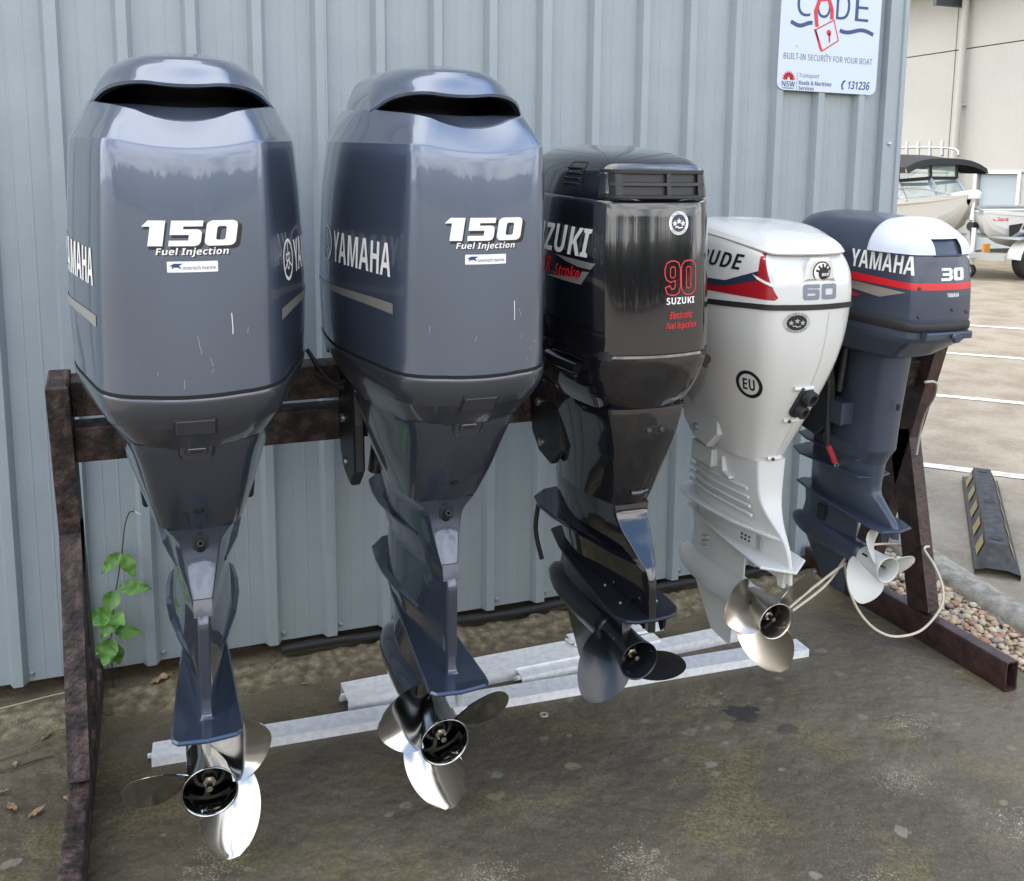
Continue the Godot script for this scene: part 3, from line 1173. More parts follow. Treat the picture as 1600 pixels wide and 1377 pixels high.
# gear case: strut, torpedo and skeg in one casting
func gearcase(y_plate: float, y_shaft: float, z_front: float, z_hub: float, rad: float, strut_z0: float, strut_z1: float, y_skeg: float) -> SurfaceTool:
	var st := begin()
	var keys: Array = []
	for q in [[y_shaft + rad * 0.3, 0.55, 0.0], [y_shaft + rad * 0.75, 0.60, 0.0], [lerpf(y_shaft, y_plate, 0.55), 0.52, 0.01], [y_plate, 0.60, 0.0]]:
		var w: float = rad * q[1]
		keys.append(ring(q[0], [[0, strut_z1], [w * 0.12, strut_z1 - 0.002, 0.002], [w * 0.9, lerpf(strut_z0, strut_z1, 0.55), 0.1], [w * 0.8, lerpf(strut_z0, strut_z1, 0.2), 0.06], [0, strut_z0 + q[2]]]))
	loft(keys, 3, [], false, false, st)
	var prof: Array = []
	for i in 13:
		var t := i / 12.0
		var z := lerpf(z_front, z_hub, t)
		var r := rad * pow(clampf(1.0 - pow(1.0 - minf(t / 0.42, 1.0), 2.2), 0, 1), 0.6) * (1.0 - 0.16 * smoothstep(0.6, 1.0, t))
		prof.append(Vector2(maxf(r, 0.0005), z))
	prof.append(Vector2(0, z_hub))
	lathe(st, prof, 32, Transform3D(TO_Z, Vector3(0, y_shaft, 0)), false)
	var sk: Array = []
	for q in [[y_skeg, 0.003, 0.52, 0.80], [lerpf(y_skeg, y_shaft, 0.5), 0.008, 0.30, 0.80], [y_shaft - rad * 0.5, 0.014, 0.16, 0.82]]:
		var a := lerpf(z_front, z_hub, q[2])
		var b := lerpf(z_front, z_hub, q[3])
		sk.append(ring(q[0], [[0, b], [q[1] * 0.3, b - 0.002, 0.002], [q[1], (a + b) / 2, 0.05], [0, a]]))
	loft(sk, 3, [], true, false, st)
	return st

func ring2(outer: PackedVector2Array, inner: PackedVector2Array) -> PackedVector2Array:
	var o := PackedVector2Array()
	var n := outer.size()
	for i in n:
		var k := (i + 1) % n
		for q in [outer[i], outer[k], inner[k], outer[i], inner[k], inner[i]]:
			o.append(q)
	return o

# square racing numerals in a unit box
func digit(d: String, ital := 0.0) -> PackedVector2Array:
	var o := PackedVector2Array()
	match d:
		"1":
			o = fill(PackedVector2Array([Vector2(0.20, 0), Vector2(0.66, 0), Vector2(0.66, 1), Vector2(0.12, 1), Vector2(-0.06, 0.76), Vector2(0.20, 0.76)]))
		"5":
			o = fill(PackedVector2Array([Vector2(0, 0), Vector2(0.84, 0), Vector2(0.95, 0.05), Vector2(1, 0.17), Vector2(1, 0.52), Vector2(0.95, 0.62), Vector2(0.84, 0.66), Vector2(0.40, 0.66), Vector2(0.40, 0.77), Vector2(1, 0.77), Vector2(1, 1), Vector2(0, 1), Vector2(0, 0.44), Vector2(0.60, 0.44), Vector2(0.60, 0.22), Vector2(0, 0.22)]))
		"0":
			o = ring2(moved(rect(1.0, 1.0, 0.2, 5), Vector2(0.5, 0.5)), moved(rect(0.30, 0.54, 0.08, 5), Vector2(0.5, 0.5)))
		"0w":
			o = ring2(moved(rect(1.0, 1.0, 0.16, 5), Vector2(0.5, 0.5)), moved(rect(0.50, 0.40, 0.06, 5), Vector2(0.5, 0.5)))
		"6":
			o = fill(PackedVector2Array([Vector2(0.12, 0), Vector2(0.90, 0), Vector2(1, 0.10), Vector2(1, 0.58), Vector2(0.90, 0.68), Vector2(0.26, 0.68), Vector2(0.26, 0.42), Vector2(0.74, 0.42), Vector2(0.74, 0.28), Vector2(0.26, 0.28), Vector2(0.26, 0.74), Vector2(1, 0.74), Vector2(1, 1), Vector2(0.12, 1), Vector2(0, 0.88), Vector2(0, 0.12)]))
		"3":
			o = fill(PackedVector2Array([Vector2(0, 0), Vector2(0.82, 0), Vector2(1, 0.14), Vector2(1, 0.42), Vector2(0.90, 0.5), Vector2(1, 0.58), Vector2(1, 0.86), Vector2(0.82, 1), Vector2(0.06, 1), Vector2(0.06, 0.80), Vector2(0.70, 0.80), Vector2(0.70, 0.60), Vector2(0.12, 0.60), Vector2(0.12, 0.40), Vector2(0.70, 0.40), Vector2(0.70, 0.20), Vector2(0, 0.20)]))
	var r := PackedVector2Array()
	for q in o:
		r.append(Vector2(q.x + q.y * ital, q.y))
	return r

func number(s: Array, w: float, h: float, gap: float, ital: float) -> PackedVector2Array:
	var o := PackedVector2Array()
	var x := 0.0
	var total := 0.0
	for d in s:
		total += w * (0.72 if d == "1" else 1.0) + gap
	for d in s:
		for q in digit(d, ital * h / w):
			o.append(Vector2(x + q.x * w - total / 2, (q.y - 0.5) * h))
		x += w * (0.72 if d == "1" else 1.0) + gap
	return o

func star(c: Vector2, r: float) -> PackedVector2Array:
	var p := PackedVector2Array()
	for i in 10:
		var a := PI / 2 + TAU * i / 10
		p.append(c + Vector2(cos(a), sin(a)) * (r if i % 2 == 0 else r * 0.42))
	return fill(p)

func maker_forks(r: float) -> PackedVector2Array:
	var o := stroke(Array(circle2(Vector2.ZERO, r * 0.92, 32)), r * 0.16, true)
	for k in 3:
		var a := PI / 2 + TAU * k / 3
		o.append_array(moved(stroke([Vector2(0, 0), Vector2(r * 0.80, 0)], r * 0.10), Vector2.ZERO, a))
		o.append_array(moved(stroke([Vector2(r * 0.12, r * 0.16), Vector2(r * 0.34, r * 0.16), Vector2(r * 0.44, r * 0.03), Vector2(r * 0.44, -r * 0.03), Vector2(r * 0.34, -r * 0.16), Vector2(r * 0.12, -r * 0.16)], r * 0.08), Vector2.ZERO, a + PI / 3))
	return o

func bolt_head(parent: Node, at: Vector3, r: float, n: Vector3, m: Material, called := "bolt") -> void:
	var st := begin()
	var b := frame_of(n)
	lathe(st, [Vector2(0, r * 0.8), Vector2(r * 0.8, r * 0.75), Vector2(r, r * 0.5), Vector2(r, 0), Vector2(0, 0)], 12, Transform3D(Basis(b.x, b.z, -b.y), at))
	put(called, done(st), m, parent)

# ------------------------------------------------------------------ the two large blue grey motors
func cowl_ctrl(za: float, zc: float, xc: float, w: float, zm := 0.30, zf := -0.10, r := 0.03) -> Array:
	return [[0, za], [xc, zc, r], [w, zm, 0.12], [w * 0.93, lerpf(zm, zf, 0.65), 0.12], [w * 0.6, zf + 0.012, 0.08], [0, zf]]

func _engine_150(_n: String, x0: float, steer: float, turn: float, first: bool) -> void:
	var lab := "big grey blue outboard motor nearest the vine and rusty left post" if first else "big grey blue outboard motor standing between its twin and the black motor"
	var e := motor(lab, x0, steer)
	# main cowling up to the air slot
	var k: Array = []
	for q in [[0.247, 0.655, 0.624, 0.152, 0.248, 0.10], [0.343, 0.651, 0.624, 0.149, 0.252, 0.08], [0.455, 0.645, 0.622, 0.146, 0.250, 0.055], [0.591, 0.638, 0.618, 0.141, 0.243, 0.04]]:
		k.append(ring(q[0], cowl_ctrl(q[1], q[2], q[3], q[4], 0.30, -0.10, q[5])))
	k.append(ring(0.668, [[0, 0.632, 0, 0.004], [0.138, 0.612, 0.030, 0.012], [0.236, 0.31, 0.13, 0.006], [0.218, 0.05, 0.12], [0.140, -0.085, 0.08], [0, -0.095]]))
	k.append(ring(0.690, [[0, 0.629, 0, 0.0], [0.136, 0.608, 0.026, 0.016], [0.2325, 0.31, 0.13, 0.012], [0.214, 0.05, 0.12, 0.008], [0.138, -0.081, 0.08, 0.004], [0, -0.091, 0, 0.004]]))
	k.append(ring(0.695, [[0, 0.625, 0, 0.0], [0.134, 0.604, 0.024, 0.016], [0.2295, 0.31, 0.13, 0.012], [0.211, 0.05, 0.12, 0.008], [0.136, -0.078, 0.08, 0.004], [0, -0.088, 0, 0.004]]))
	k.append(ring(0.718, [[0, 0.593, 0, -0.001], [0.126, 0.574, 0.028, 0.021], [0.207, 0.32, 0.12, 0.026], [0.195, 0.05, 0.12, 0.022], [0.128, -0.070, 0.08, 0.018], [0, -0.080, 0, 0.018]]))
	k.append(ring(0.740, [[0, 0.561, 0, -0.002], [0.117, 0.541, 0.034, 0.025], [0.1865, 0.345, 0.08, 0.033], [0.178, 0.05, 0.12, 0.030], [0.116, -0.065, 0.08, 0.028], [0, -0.075, 0, 0.028]]))
	k.append(ring(0.742, [[0, 0.553, 0, -0.001], [0.114, 0.531, 0.034, 0.024], [0.182, 0.355, 0.06, 0.032], [0.174, 0.05, 0.12, 0.030], [0.112, -0.06, 0.08, 0.028], [0, -0.070, 0, 0.028]]))
	k.append(ring(0.754, [[0, 0.480, 0, 0.010], [0.106, 0.458, 0.04, 0.015], [0.172, 0.372, 0.04, 0.014], [0.168, 0.05, 0.12, 0.018], [0.106, -0.05, 0.08, 0.016], [0, -0.060, 0, 0.016]]))
	k.append(ring(0.752, [[0, 0.455, 0, 0.010], [0.100, 0.436, 0.04, 0.012], [0.160, 0.360, 0.04, 0.008], [0.155, 0.05, 0.12, 0.008], [0.100, -0.04, 0.08, 0.008], [0, -0.05, 0, 0.008]]))
	k.append(ring(0.690, [[0, 0.44], [0.098, 0.425, 0.04], [0.155, 0.350, 0.04], [0.150, 0.05, 0.12], [0.095, -0.035, 0.08], [0, -0.045]]))
	var cowl := done(loft(k, 4, [5, 8, 9, 10, 11], true, false))
	put("cowling", cowl, mats.paint_blue, e)
	# black duct liner deep in the slot; its near-black also paints the shade there
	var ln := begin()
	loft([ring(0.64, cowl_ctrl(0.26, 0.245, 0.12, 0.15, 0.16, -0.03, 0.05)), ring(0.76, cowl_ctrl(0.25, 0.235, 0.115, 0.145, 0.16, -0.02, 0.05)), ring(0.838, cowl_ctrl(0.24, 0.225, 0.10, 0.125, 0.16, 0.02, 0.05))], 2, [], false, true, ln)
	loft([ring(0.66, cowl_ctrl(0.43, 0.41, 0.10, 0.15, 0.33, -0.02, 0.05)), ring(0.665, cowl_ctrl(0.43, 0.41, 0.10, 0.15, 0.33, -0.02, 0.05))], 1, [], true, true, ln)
	put("air_intake", done(ln), mats.recess_shade, e)
	# hood over the slot: its rear lip arches up from both ends
	var h: Array = []
	h.append(ring(0.800, [[0, 0.440, 0, 0.022], [0.078, 0.434, 0.03, 0.026], [0.122, 0.402, 0.03, 0.014], [0.152, 0.355, 0.010, 0.0], [0.148, 0.05, 0.10], [0.094, -0.045, 0.08], [0, -0.055]]))
	h.append(ring(0.772, [[0, 0.456, 0, 0.028], [0.082, 0.450, 0.03, 0.034], [0.132, 0.422, 0.03, 0.022], [0.164, 0.380, 0.010, -0.006], [0.156, 0.05, 0.10, -0.008], [0.10, -0.055, 0.08, -0.008], [0, -0.065, 0, -0.008]]))
	h.append(ring(0.772, [[0, 0.474, 0, 0.030], [0.088, 0.468, 0.03, 0.036], [0.140, 0.436, 0.03, 0.024], [0.1735, 0.384, 0.010, -0.008], [0.169, 0.05, 0.10, -0.010], [0.114, -0.062, 0.08, -0.010], [0, -0.072, 0, -0.010]]))
	h.append(ring(0.774, [[0, 0.476, 0, 0.034], [0.089, 0.470, 0.03, 0.040], [0.141, 0.437, 0.03, 0.028], [0.1738, 0.384, 0.010, -0.004], [0.1692, 0.05, 0.10, -0.006], [0.1138, -0.062, 0.08, -0.006], [0, -0.072, 0, -0.006]]))
	h.append(ring(0.800, [[0, 0.462, 0, 0.022], [0.086, 0.455, 0.03, 0.026], [0.128, 0.418, 0.03, 0.016], [0.1645, 0.355, 0.03, 0.002], [0.160, 0.05, 0.10], [0.106, -0.052, 0.08], [0, -0.062]]))
	h.append(ring(0.832, [[0, 0.444, 0, 0.010], [0.080, 0.436, 0.03, 0.010], [0.114, 0.400, 0.03, 0.006], [0.146, 0.325, 0.05, 0.002], [0.144, 0.05, 0.09], [0.094, -0.030, 0.07, -0.004], [0, -0.040, 0, -0.004]]))
	h.append(ring(0.851, [[0, 0.428, 0, 0.004], [0.074, 0.419, 0.03, 0.002], [0.102, 0.38, 0.03], [0.126, 0.30, 0.05], [0.124, 0.06, 0.08, -0.002], [0.082, -0.008, 0.06, -0.010], [0, -0.018, 0, -0.010]]))
	h.append(ring(0.860, [[0, 0.405, 0, 0.003], [0.066, 0.395, 0.03, 0.001], [0.090, 0.355, 0.03], [0.108, 0.28, 0.05], [0.106, 0.08, 0.07, -0.002], [0.070, 0.02, 0.05, -0.014], [0, 0.01, 0, -0.014]]))
	h.append(ring(0.874, [[0, 0.32], [0.03, 0.315, 0.02], [0.044, 0.30, 0.02], [0.054, 0.25, 0.03], [0.052, 0.12, 0.03, -0.004], [0.03, 0.07, 0.02, -0.008], [0, 0.06, 0, -0.008]]))
	put("hood", done(loft(h, 4, [1, 2, 3, 6], false, true)), mats.paint_blue, e)
	# gasket and lower band
	var g := begin()
	loft([ring(0.226, cowl_ctrl(0.647, 0.616, 0.148, 0.243, 0.30, -0.095, 0.10)), ring(0.252, cowl_ctrl(0.647, 0.616, 0.148, 0.243, 0.30, -0.095, 0.10))], 1, [], false, false, g)
	put("gasket", done(g), mats.rubber, e)
	k = []
	for q in [[0.112, 0.566, 0.542, 0.112, 0.182, 0.06], [0.128, 0.584, 0.558, 0.120, 0.194, 0.08], [0.150, 0.608, 0.580, 0.130, 0.209, 0.09], [0.176, 0.632, 0.603, 0.142, 0.225, 0.10], [0.205, 0.652, 0.621, 0.150, 0.240, 0.10], [0.232, 0.659, 0.628, 0.153, 0.2490, 0.10], [0.240, 0.658, 0.627, 0.1525, 0.2485, 0.10], [0.240, 0.645, 0.614, 0.147, 0.242, 0.10]]:
		k.append(ring(q[0], cowl_ctrl(q[1], q[2], q[3], q[4], 0.30, -0.10, q[5])))
	put("lower_band", done(loft(k, 3, [3, 6], true, true)), mats.paint_band, e)
	# apron
	k = []
	for q in [[-0.112, 0.428, 0.414, 0.078, 0.108, 0.02], [-0.03, 0.486, 0.470, 0.090, 0.138, 0.0], [0.05, 0.534, 0.516, 0.100, 0.163, -0.03], [0.10, 0.560, 0.541, 0.110, 0.179, -0.06], [0.122, 0.568, 0.549, 0.114, 0.184, -0.06]]:
		k.append(ring(q[0], cowl_ctrl(q[1], q[2], q[3], q[4], 0.29, q[5], 0.03)))
	put("apron", done(loft(k, 3, [], true, true)), mats.paint_leg_rear, e)
	# latch: moulded plate on the apron with its oval release, and the cap on the band
	var lt := begin()
	var pts := PackedVector2Array([Vector2(-0.034, 0.036), Vector2(0.034, 0.036), Vector2(0.031, -0.018), Vector2(0.022, -0.038), Vector2(-0.022, -0.038), Vector2(-0.031, -0.018)])
	var lb := Transform3D(Basis(Vector3.RIGHT, 0.48), Vector3(0, 0.135, 0.531))
	slab(lt, pts, 0.044, 0.004, lb)
	var lg := begin()
	var wider := PackedVector2Array()
	for q in pts:
		wider.append(q * 1.09)
	slab(lg, wider, 0.0405, 0.001, lb)
	var latch := put("latch", done(lt), mats.paint_band, e)
	put("latch_gap", done(lg), mats.black_plastic, latch)
	var l2 := begin()
	slab(l2, rect(0.077, 0.052, 0.004), 0.020, 0.001, Transform3D(Basis(Vector3.RIGHT, 0.675), Vector3(0, 0.1905, 0.6185)))
	put("cap_gap", done(l2), mats.recess_shade, latch)
	var l6 := begin()
	slab(l6, rect(0.072, 0.047, 0.003), 0.020, 0.002, Transform3D(Basis(Vector3.RIGHT, 0.675), Vector3(0, 0.1900, 0.6200)))
	put("latch_cap", done(l6), mats.paint_band, latch)
	var lx := lb * Transform3D(Basis(), Vector3(0, -0.004, 0.0438))
	var l3 := begin()
	slab(l3, rect(0.044, 0.022, 0.008), 0.002, 0.0006, lx)
	put("release_rim", done(l3), mats.rubber, latch)
	var l4 := begin()
	slab(l4, rect(0.038, 0.0165, 0.006), 0.004, 0.001, lx)
	put("release_button", done(l4), mats.paint_band, latch)
	var l5 := begin()
	slab(l5, rect(0.025, 0.006, 0.002), 0.0045, 0.0003, lx)
	put("release_slot", done(l5), mats.recess_shade, latch)
	# plug on the apron
	var pc := begin()
	lathe(pc, [Vector2(0, 0.006), Vector2(0.0062, 0.006), Vector2(0.0062, 0.003), Vector2(0.0095, 0.003), Vector2(0.0095, 0), Vector2(0, 0)], 18, Transform3D(Basis(Vector3.RIGHT, 0.58) * TO_Z, Vector3(0, -0.052, 0.4705)))
	put("plug", done(pc), mats.black_plastic, e)
	# mid leg: neck and ridge
	k = []
	for q in [[-0.540, 0.472, 0.011, 0.046, -0.01], [-0.50, 0.468, 0.011, 0.050, -0.02], [-0.435, 0.466, 0.011, 0.072, -0.03], [-0.40, 0.466, 0.011, 0.072, -0.03], [-0.33, 0.464, 0.0115, 0.068, -0.03], [-0.30, 0.464, 0.013, 0.064, -0.03], [-0.27, 0.452, 0.019, 0.070, -0.03], [-0.235, 0.435, 0.026, 0.080, -0.04], [-0.19, 0.418, 0.034, 0.088, -0.04], [-0.15, 0.412, 0.043, 0.096, -0.03], [-0.113, 0.422, 0.066, 0.106, -0.02]]:
		var xc: float = q[2]
		var w: float = q[3]
		k.append(ring(q[0], [[0, q[1]], [xc, q[1] - 0.003, 0.005], [lerpf(xc, w, 0.45), lerpf(q[1], 0.22, 0.42), 0.08], [w, 0.18, 0.10], [w * 0.85, 0.05, 0.06], [0, q[4]]], 5, 2))
	put("leg", done(loft(k, 3, [], true, true)), mats.paint_blue_leg, e)
	for q in [[-0.222, 0.098, 0.40], [-0.420, 0.088, 0.44]]:
		var rw: float = q[1]
		put("spray_rail", plate([[0, -0.085], [rw * 0.55, -0.075], [rw * 0.92, -0.03], [rw, 0.05], [rw * 0.99, 0.12], [rw * 0.86, 0.22], [rw * 0.55, 0.34], [0.014, q[2]], [0, q[2] + 0.004]], q[0] + 0.008, 0.026, 0.010), mats.paint_blue_leg, e)
	# hull-like skirts under the rails
	for q in [[-0.236, 0.094, -0.30, 0.066, 0.38], [-0.434, 0.084, -0.50, 0.052, 0.42]]:
		var sk := begin()
		loft([ring(q[2], [[0, q[4] - 0.06], [0.012, q[4] - 0.07, 0.004], [q[3], 0.10, 0.10], [q[3] * 0.8, 0.0, 0.06], [0, -0.04]]), ring(lerpf(q[0], q[2], 0.4), [[0, q[4] - 0.01], [0.013, q[4] - 0.02, 0.004], [lerpf(q[1], q[3], 0.55), 0.09, 0.10], [q[3] * 0.9, -0.02, 0.06], [0, -0.06]]), ring(q[0], [[0, q[4]], [0.014, q[4] - 0.01, 0.004], [q[1], 0.08, 0.10], [q[1] * 0.85, -0.03, 0.06], [0, -0.076]])], 4, [], true, true, sk)
		put("skirt", done(sk), mats.paint_blue_leg, e)
	var rd := begin()
	bar(rd, Vector3(0, -0.262, 0.4495), Vector3(0, -0.300, 0.4615), 0.038, 0.006, Vector3(0, 0.3, 1), 0.0015)
	put("ridge_cap", done(rd), mats.paint_band, e)
	var rr := begin()
	var rp: Array = []
	for q in [[-0.298, 0.4625], [-0.312, 0.470], [-0.34, 0.473], [-0.42, 0.475], [-0.49, 0.476], [-0.520, 0.480], [-0.531, 0.492]]:
		rp.append(Vector3(0, q[0], q[1] - 0.004))
	sweep(rr, spline(rp, 4), _fade_list(0.024, 0.022, 0.036, rp.size(), 4), 0.016, Vector3(0, 0.2, 1))
	put("leg_ridge", done(rr), mats.paint_leg_rear, e)
	# water outlet in the neck
	var wo := begin()
	slab(wo, rect(0.032, 0.046, 0.005), 0.012, 0.001, Transform3D(Basis(Vector3.RIGHT, 0.0), Vector3(0, -0.142, 0.4040)))
	put("water_outlet", done(wo), mats.recess_shade, e)
	var wc := begin()
	lathe(wc, [Vector2(0.004, 0.02), Vector2(0.007, 0.02), Vector2(0.012, -0.01), Vector2(0, -0.012)], 16, Transform3D(Basis(Vector3.RIGHT, 0.9), Vector3(0, -0.156, 0.416)))
	put("outlet_nozzle", done(wc), mats.black_plastic, e)
	put("ventilation_plate", plate([[0, -0.09], [0.030, -0.075], [0.046, 0.06], [0.058, 0.24], [0.073, 0.515], [0.071, 0.540], [0.060, 0.553], [0, 0.560]], -0.523, 0.011, 0.004), mats.paint_blue_leg, e)
	put("gear_case", done(gearcase(-0.532, -0.742, -0.15, 0.295, 0.060, -0.08, 0.30, -0.94)), mats.paint_blue_leg, e)
	var tb := begin()
	slab(tb, PackedVector2Array([Vector2(0.47, 0), Vector2(0.525, 0), Vector2(0.520, -0.055), Vector2(0.505, -0.062)]), 0.010, 0.003, Transform3D(Basis(Vector3(0, 0, 1), Vector3(0, 1, 0), Vector3(-1, 0, 0)), Vector3(0.005 if first else 0.012, -0.534, 0)))
	put("trim_tab", done(tb), mats.zinc, e)
	propeller(e, Vector3(0, -0.742, 0.432), 0.062, 0.135, 0.188, 0.172, 0.43, turn, mats.steel, mats.black_plastic, 0.07, 0.007, -1.0 if first else 1.0)
	_bracket(e, 0.115 if first else 0.155, mats.black_plastic)
	# lettering on the aft face
	var fa := Vector3(0, 0.530, 0.63)
	var ca := caster([cowl], fa, Vector3.RIGHT, Vector3.UP, 0.26)
	var n150 := number(["1", "5", "0"], 0.0545, 0.0455, 0.0065, 0.15)
	decal("number_shadow", moved(n150, Vector2(0.0075, 0.0075), 0.0, 1.04), ca, mats.decal_black, e, 0.0006)
	decal("number_150", moved(n150, Vector2(0.003, 0.013)), ca, mats.decal_white, e, 0.0016)
	var fi := glyphs("Fuel Injection", 0.124, 0.0165, true, 0.2)
	decal("caption_shadow", moved(fi, Vector2(0.0085, -0.0232)), ca, mats.decal_black, e, 0.0006)
	decal("caption", moved(fi, Vector2(0.006, -0.021)), ca, mats.decal_white, e, 0.0016)
	var sx := Vector2(0.005, -0.047)
	decal("dealer_sticker", moved(fill(rect(0.087, 0.0195, 0.001, 1)), sx), ca, mats.decal_white, e, 0.0008)
	var sw := fill(PackedVector2Array([Vector2(-0.040, 0.001), Vector2(-0.032, 0.006), Vector2(-0.016, 0.0062), Vector2(-0.023, 0.002), Vector2(-0.018, -0.0045), Vector2(-0.025, -0.001), Vector2(-0.032, -0.001), Vector2(-0.036, -0.0045), Vector2(-0.035, 0.001)]))
	sw.append_array(moved(glyphs("inverloch marine", 0.056, 0.0072, false), Vector2(0.0115, -0.0015)))
	decal("dealer_name", moved(sw, sx), ca, mats.decal_blue, e, 0.0014)
	# maker's name, badge and swoosh on both flanks
	for s in [-1.0, 1.0]:
		var a := 0.33
		var nn := Vector3(s * cos(a), 0, sin(a))
		var u := Vector3.UP.cross(nn)
		var cs := caster([cowl], Vector3(s * 0.21, 0.40, 0.42), u, Vector3.UP, 0.50)
		var word := glyphs("YAMAHA", 0.265, 0.068, true)
		var wx := 0.008 if s < 0 else 0.105
		decal("maker_name", moved(word, Vector2(wx, 0.072)), cs, mats.decal_silver if false else mats.decal_white, e, 0.0012, 0.01)
		decal("maker_badge", moved(maker_forks(0.042), Vector2(-0.178 if s < 0 else -0.080, 0.072)), cs, mats.decal_white, e, 0.0012, 0.01)
		var up := PackedVector2Array()
		var lo := PackedVector2Array()
		for i in 13:
			var t := i / 12.0
			var x := lerpf(-0.46, 0.152, t)
			up.append(Vector2(x * (1.0 if s < 0 else -1.0), -0.045 + 0.075 * t - 0.045 * t * t))
			lo.append(Vector2(x * (1.0 if s < 0 else -1.0), -0.050 + 0.075 * t - 0.045 * t * t - 0.017 * t))
		var sh := PackedVector2Array()
		for i in 12:
			for q in [up[i], up[i + 1], lo[i + 1], up[i], lo[i + 1], lo[i]]:
				sh.append(q)
		decal("swoosh", sh, cs, mats.decal_silver, e, 0.001, 0.015)
	# wear: a few white scratches
	var rng := RandomNumberGenerator.new()
	rng.seed = 17 if first else 23
	for i in 7:
		var p := Vector2(rng.randf_range(-0.12, 0.13), rng.randf_range(-0.26, -0.14))
		var dl := Vector2(rng.randf_range(-0.004, 0.007), rng.randf_range(-0.020, -0.005))
		decal("scratch", stroke([p, p + dl * 0.5 + Vector2(0.0005, 0), p + dl], 0.0006), ca, mats.decal_silver, e, 0.0004)
	decal("scratch", stroke([Vector2(0.070, -0.135), Vector2(0.0715, -0.165), Vector2(0.071, -0.175)], 0.0014), ca, mats.decal_white, e, 0.0005)

func _fade_list(a: float, b: float, c: float, n: int, sub: int) -> Array:
	var o: Array = []
	var m := (n - 1) * sub + 1
	for i in m:
		var t := float(i) / (m - 1)
		o.append(lerpf(lerpf(a, b, t), c, smoothstep(0.8, 1.0, t)))
	return o

func _bracket(e: Node3D, half: float, m: Material, zoff := 0.0) -> void:
	for s in [-1.0, 1.0]:
		var st := begin()
		var p := PackedVector2Array([Vector2(-0.13, 0.19), Vector2(-0.13, 0.10), Vector2(-0.055, 0.10), Vector2(-0.050, 0.02), Vector2(-0.02, -0.12), Vector2(0.04, -0.165), Vector2(0.12, -0.175), Vector2(0.175, -0.12), Vector2(0.165, 0.0), Vector2(0.13, 0.12), Vector2(0.09, 0.20), Vector2(-0.02, 0.22)])
		slab(st, p, 0.028, 0.005, Transform3D(Basis(Vector3(0, 0, 1), Vector3(0, 1, 0), Vector3(-1, 0, 0)), Vector3(s * half + 0.014, 0, zoff)))
		var b := put("clamp_bracket", done(st), m, e)
		for q in [Vector3(0, 0.13, 0.02), Vector3(0, -0.02, 0.03), Vector3(0, -0.13, 0.06)]:
			bolt_head(b, Vector3(s * (half + 0.014), q.y, q.z + zoff), 0.012, Vector3(s, 0, 0), mats.bolt)
	var t := begin()
	tube(t, [Vector3(-half - 0.05, 0.17, zoff), Vector3(0, 0.17, zoff), Vector3(half + 0.05, 0.17, zoff)], 0.018, 14)
	put("tilt_tube", done(t), mats.steel_dark, e)
	var sv := begin()
	loft([ring(-0.24, [[0, 0.18], [0.05, 0.15, 0.02], [0.06, 0.06, 0.02], [0.03, 0.02, 0.01], [0, 0.02]]), ring(0.02, [[0, 0.2], [0.06, 0.16, 0.02], [0.075, 0.06, 0.02], [0.04, 0.0, 0.01], [0, 0.0]]), ring(0.2, [[0, 0.2], [0.08, 0.16, 0.02], [0.09, 0.04, 0.02], [0.05, -0.04, 0.01], [0, -0.04]])], 2, [], true, true, sv)
	put("swivel_bracket", done(sv), m, e)
	for s in [-1.0, 1.0]:
		var h := begin()
		tube(h, spline([Vector3(s * half * 0.55, -0.17, 0.04), Vector3(s * half * 0.5, -0.05, 0.06), Vector3(s * half * 0.45, 0.12, 0.05)], 4), 0.021, 14)
		put("trim_ram", done(h), mats.steel_dark, e)

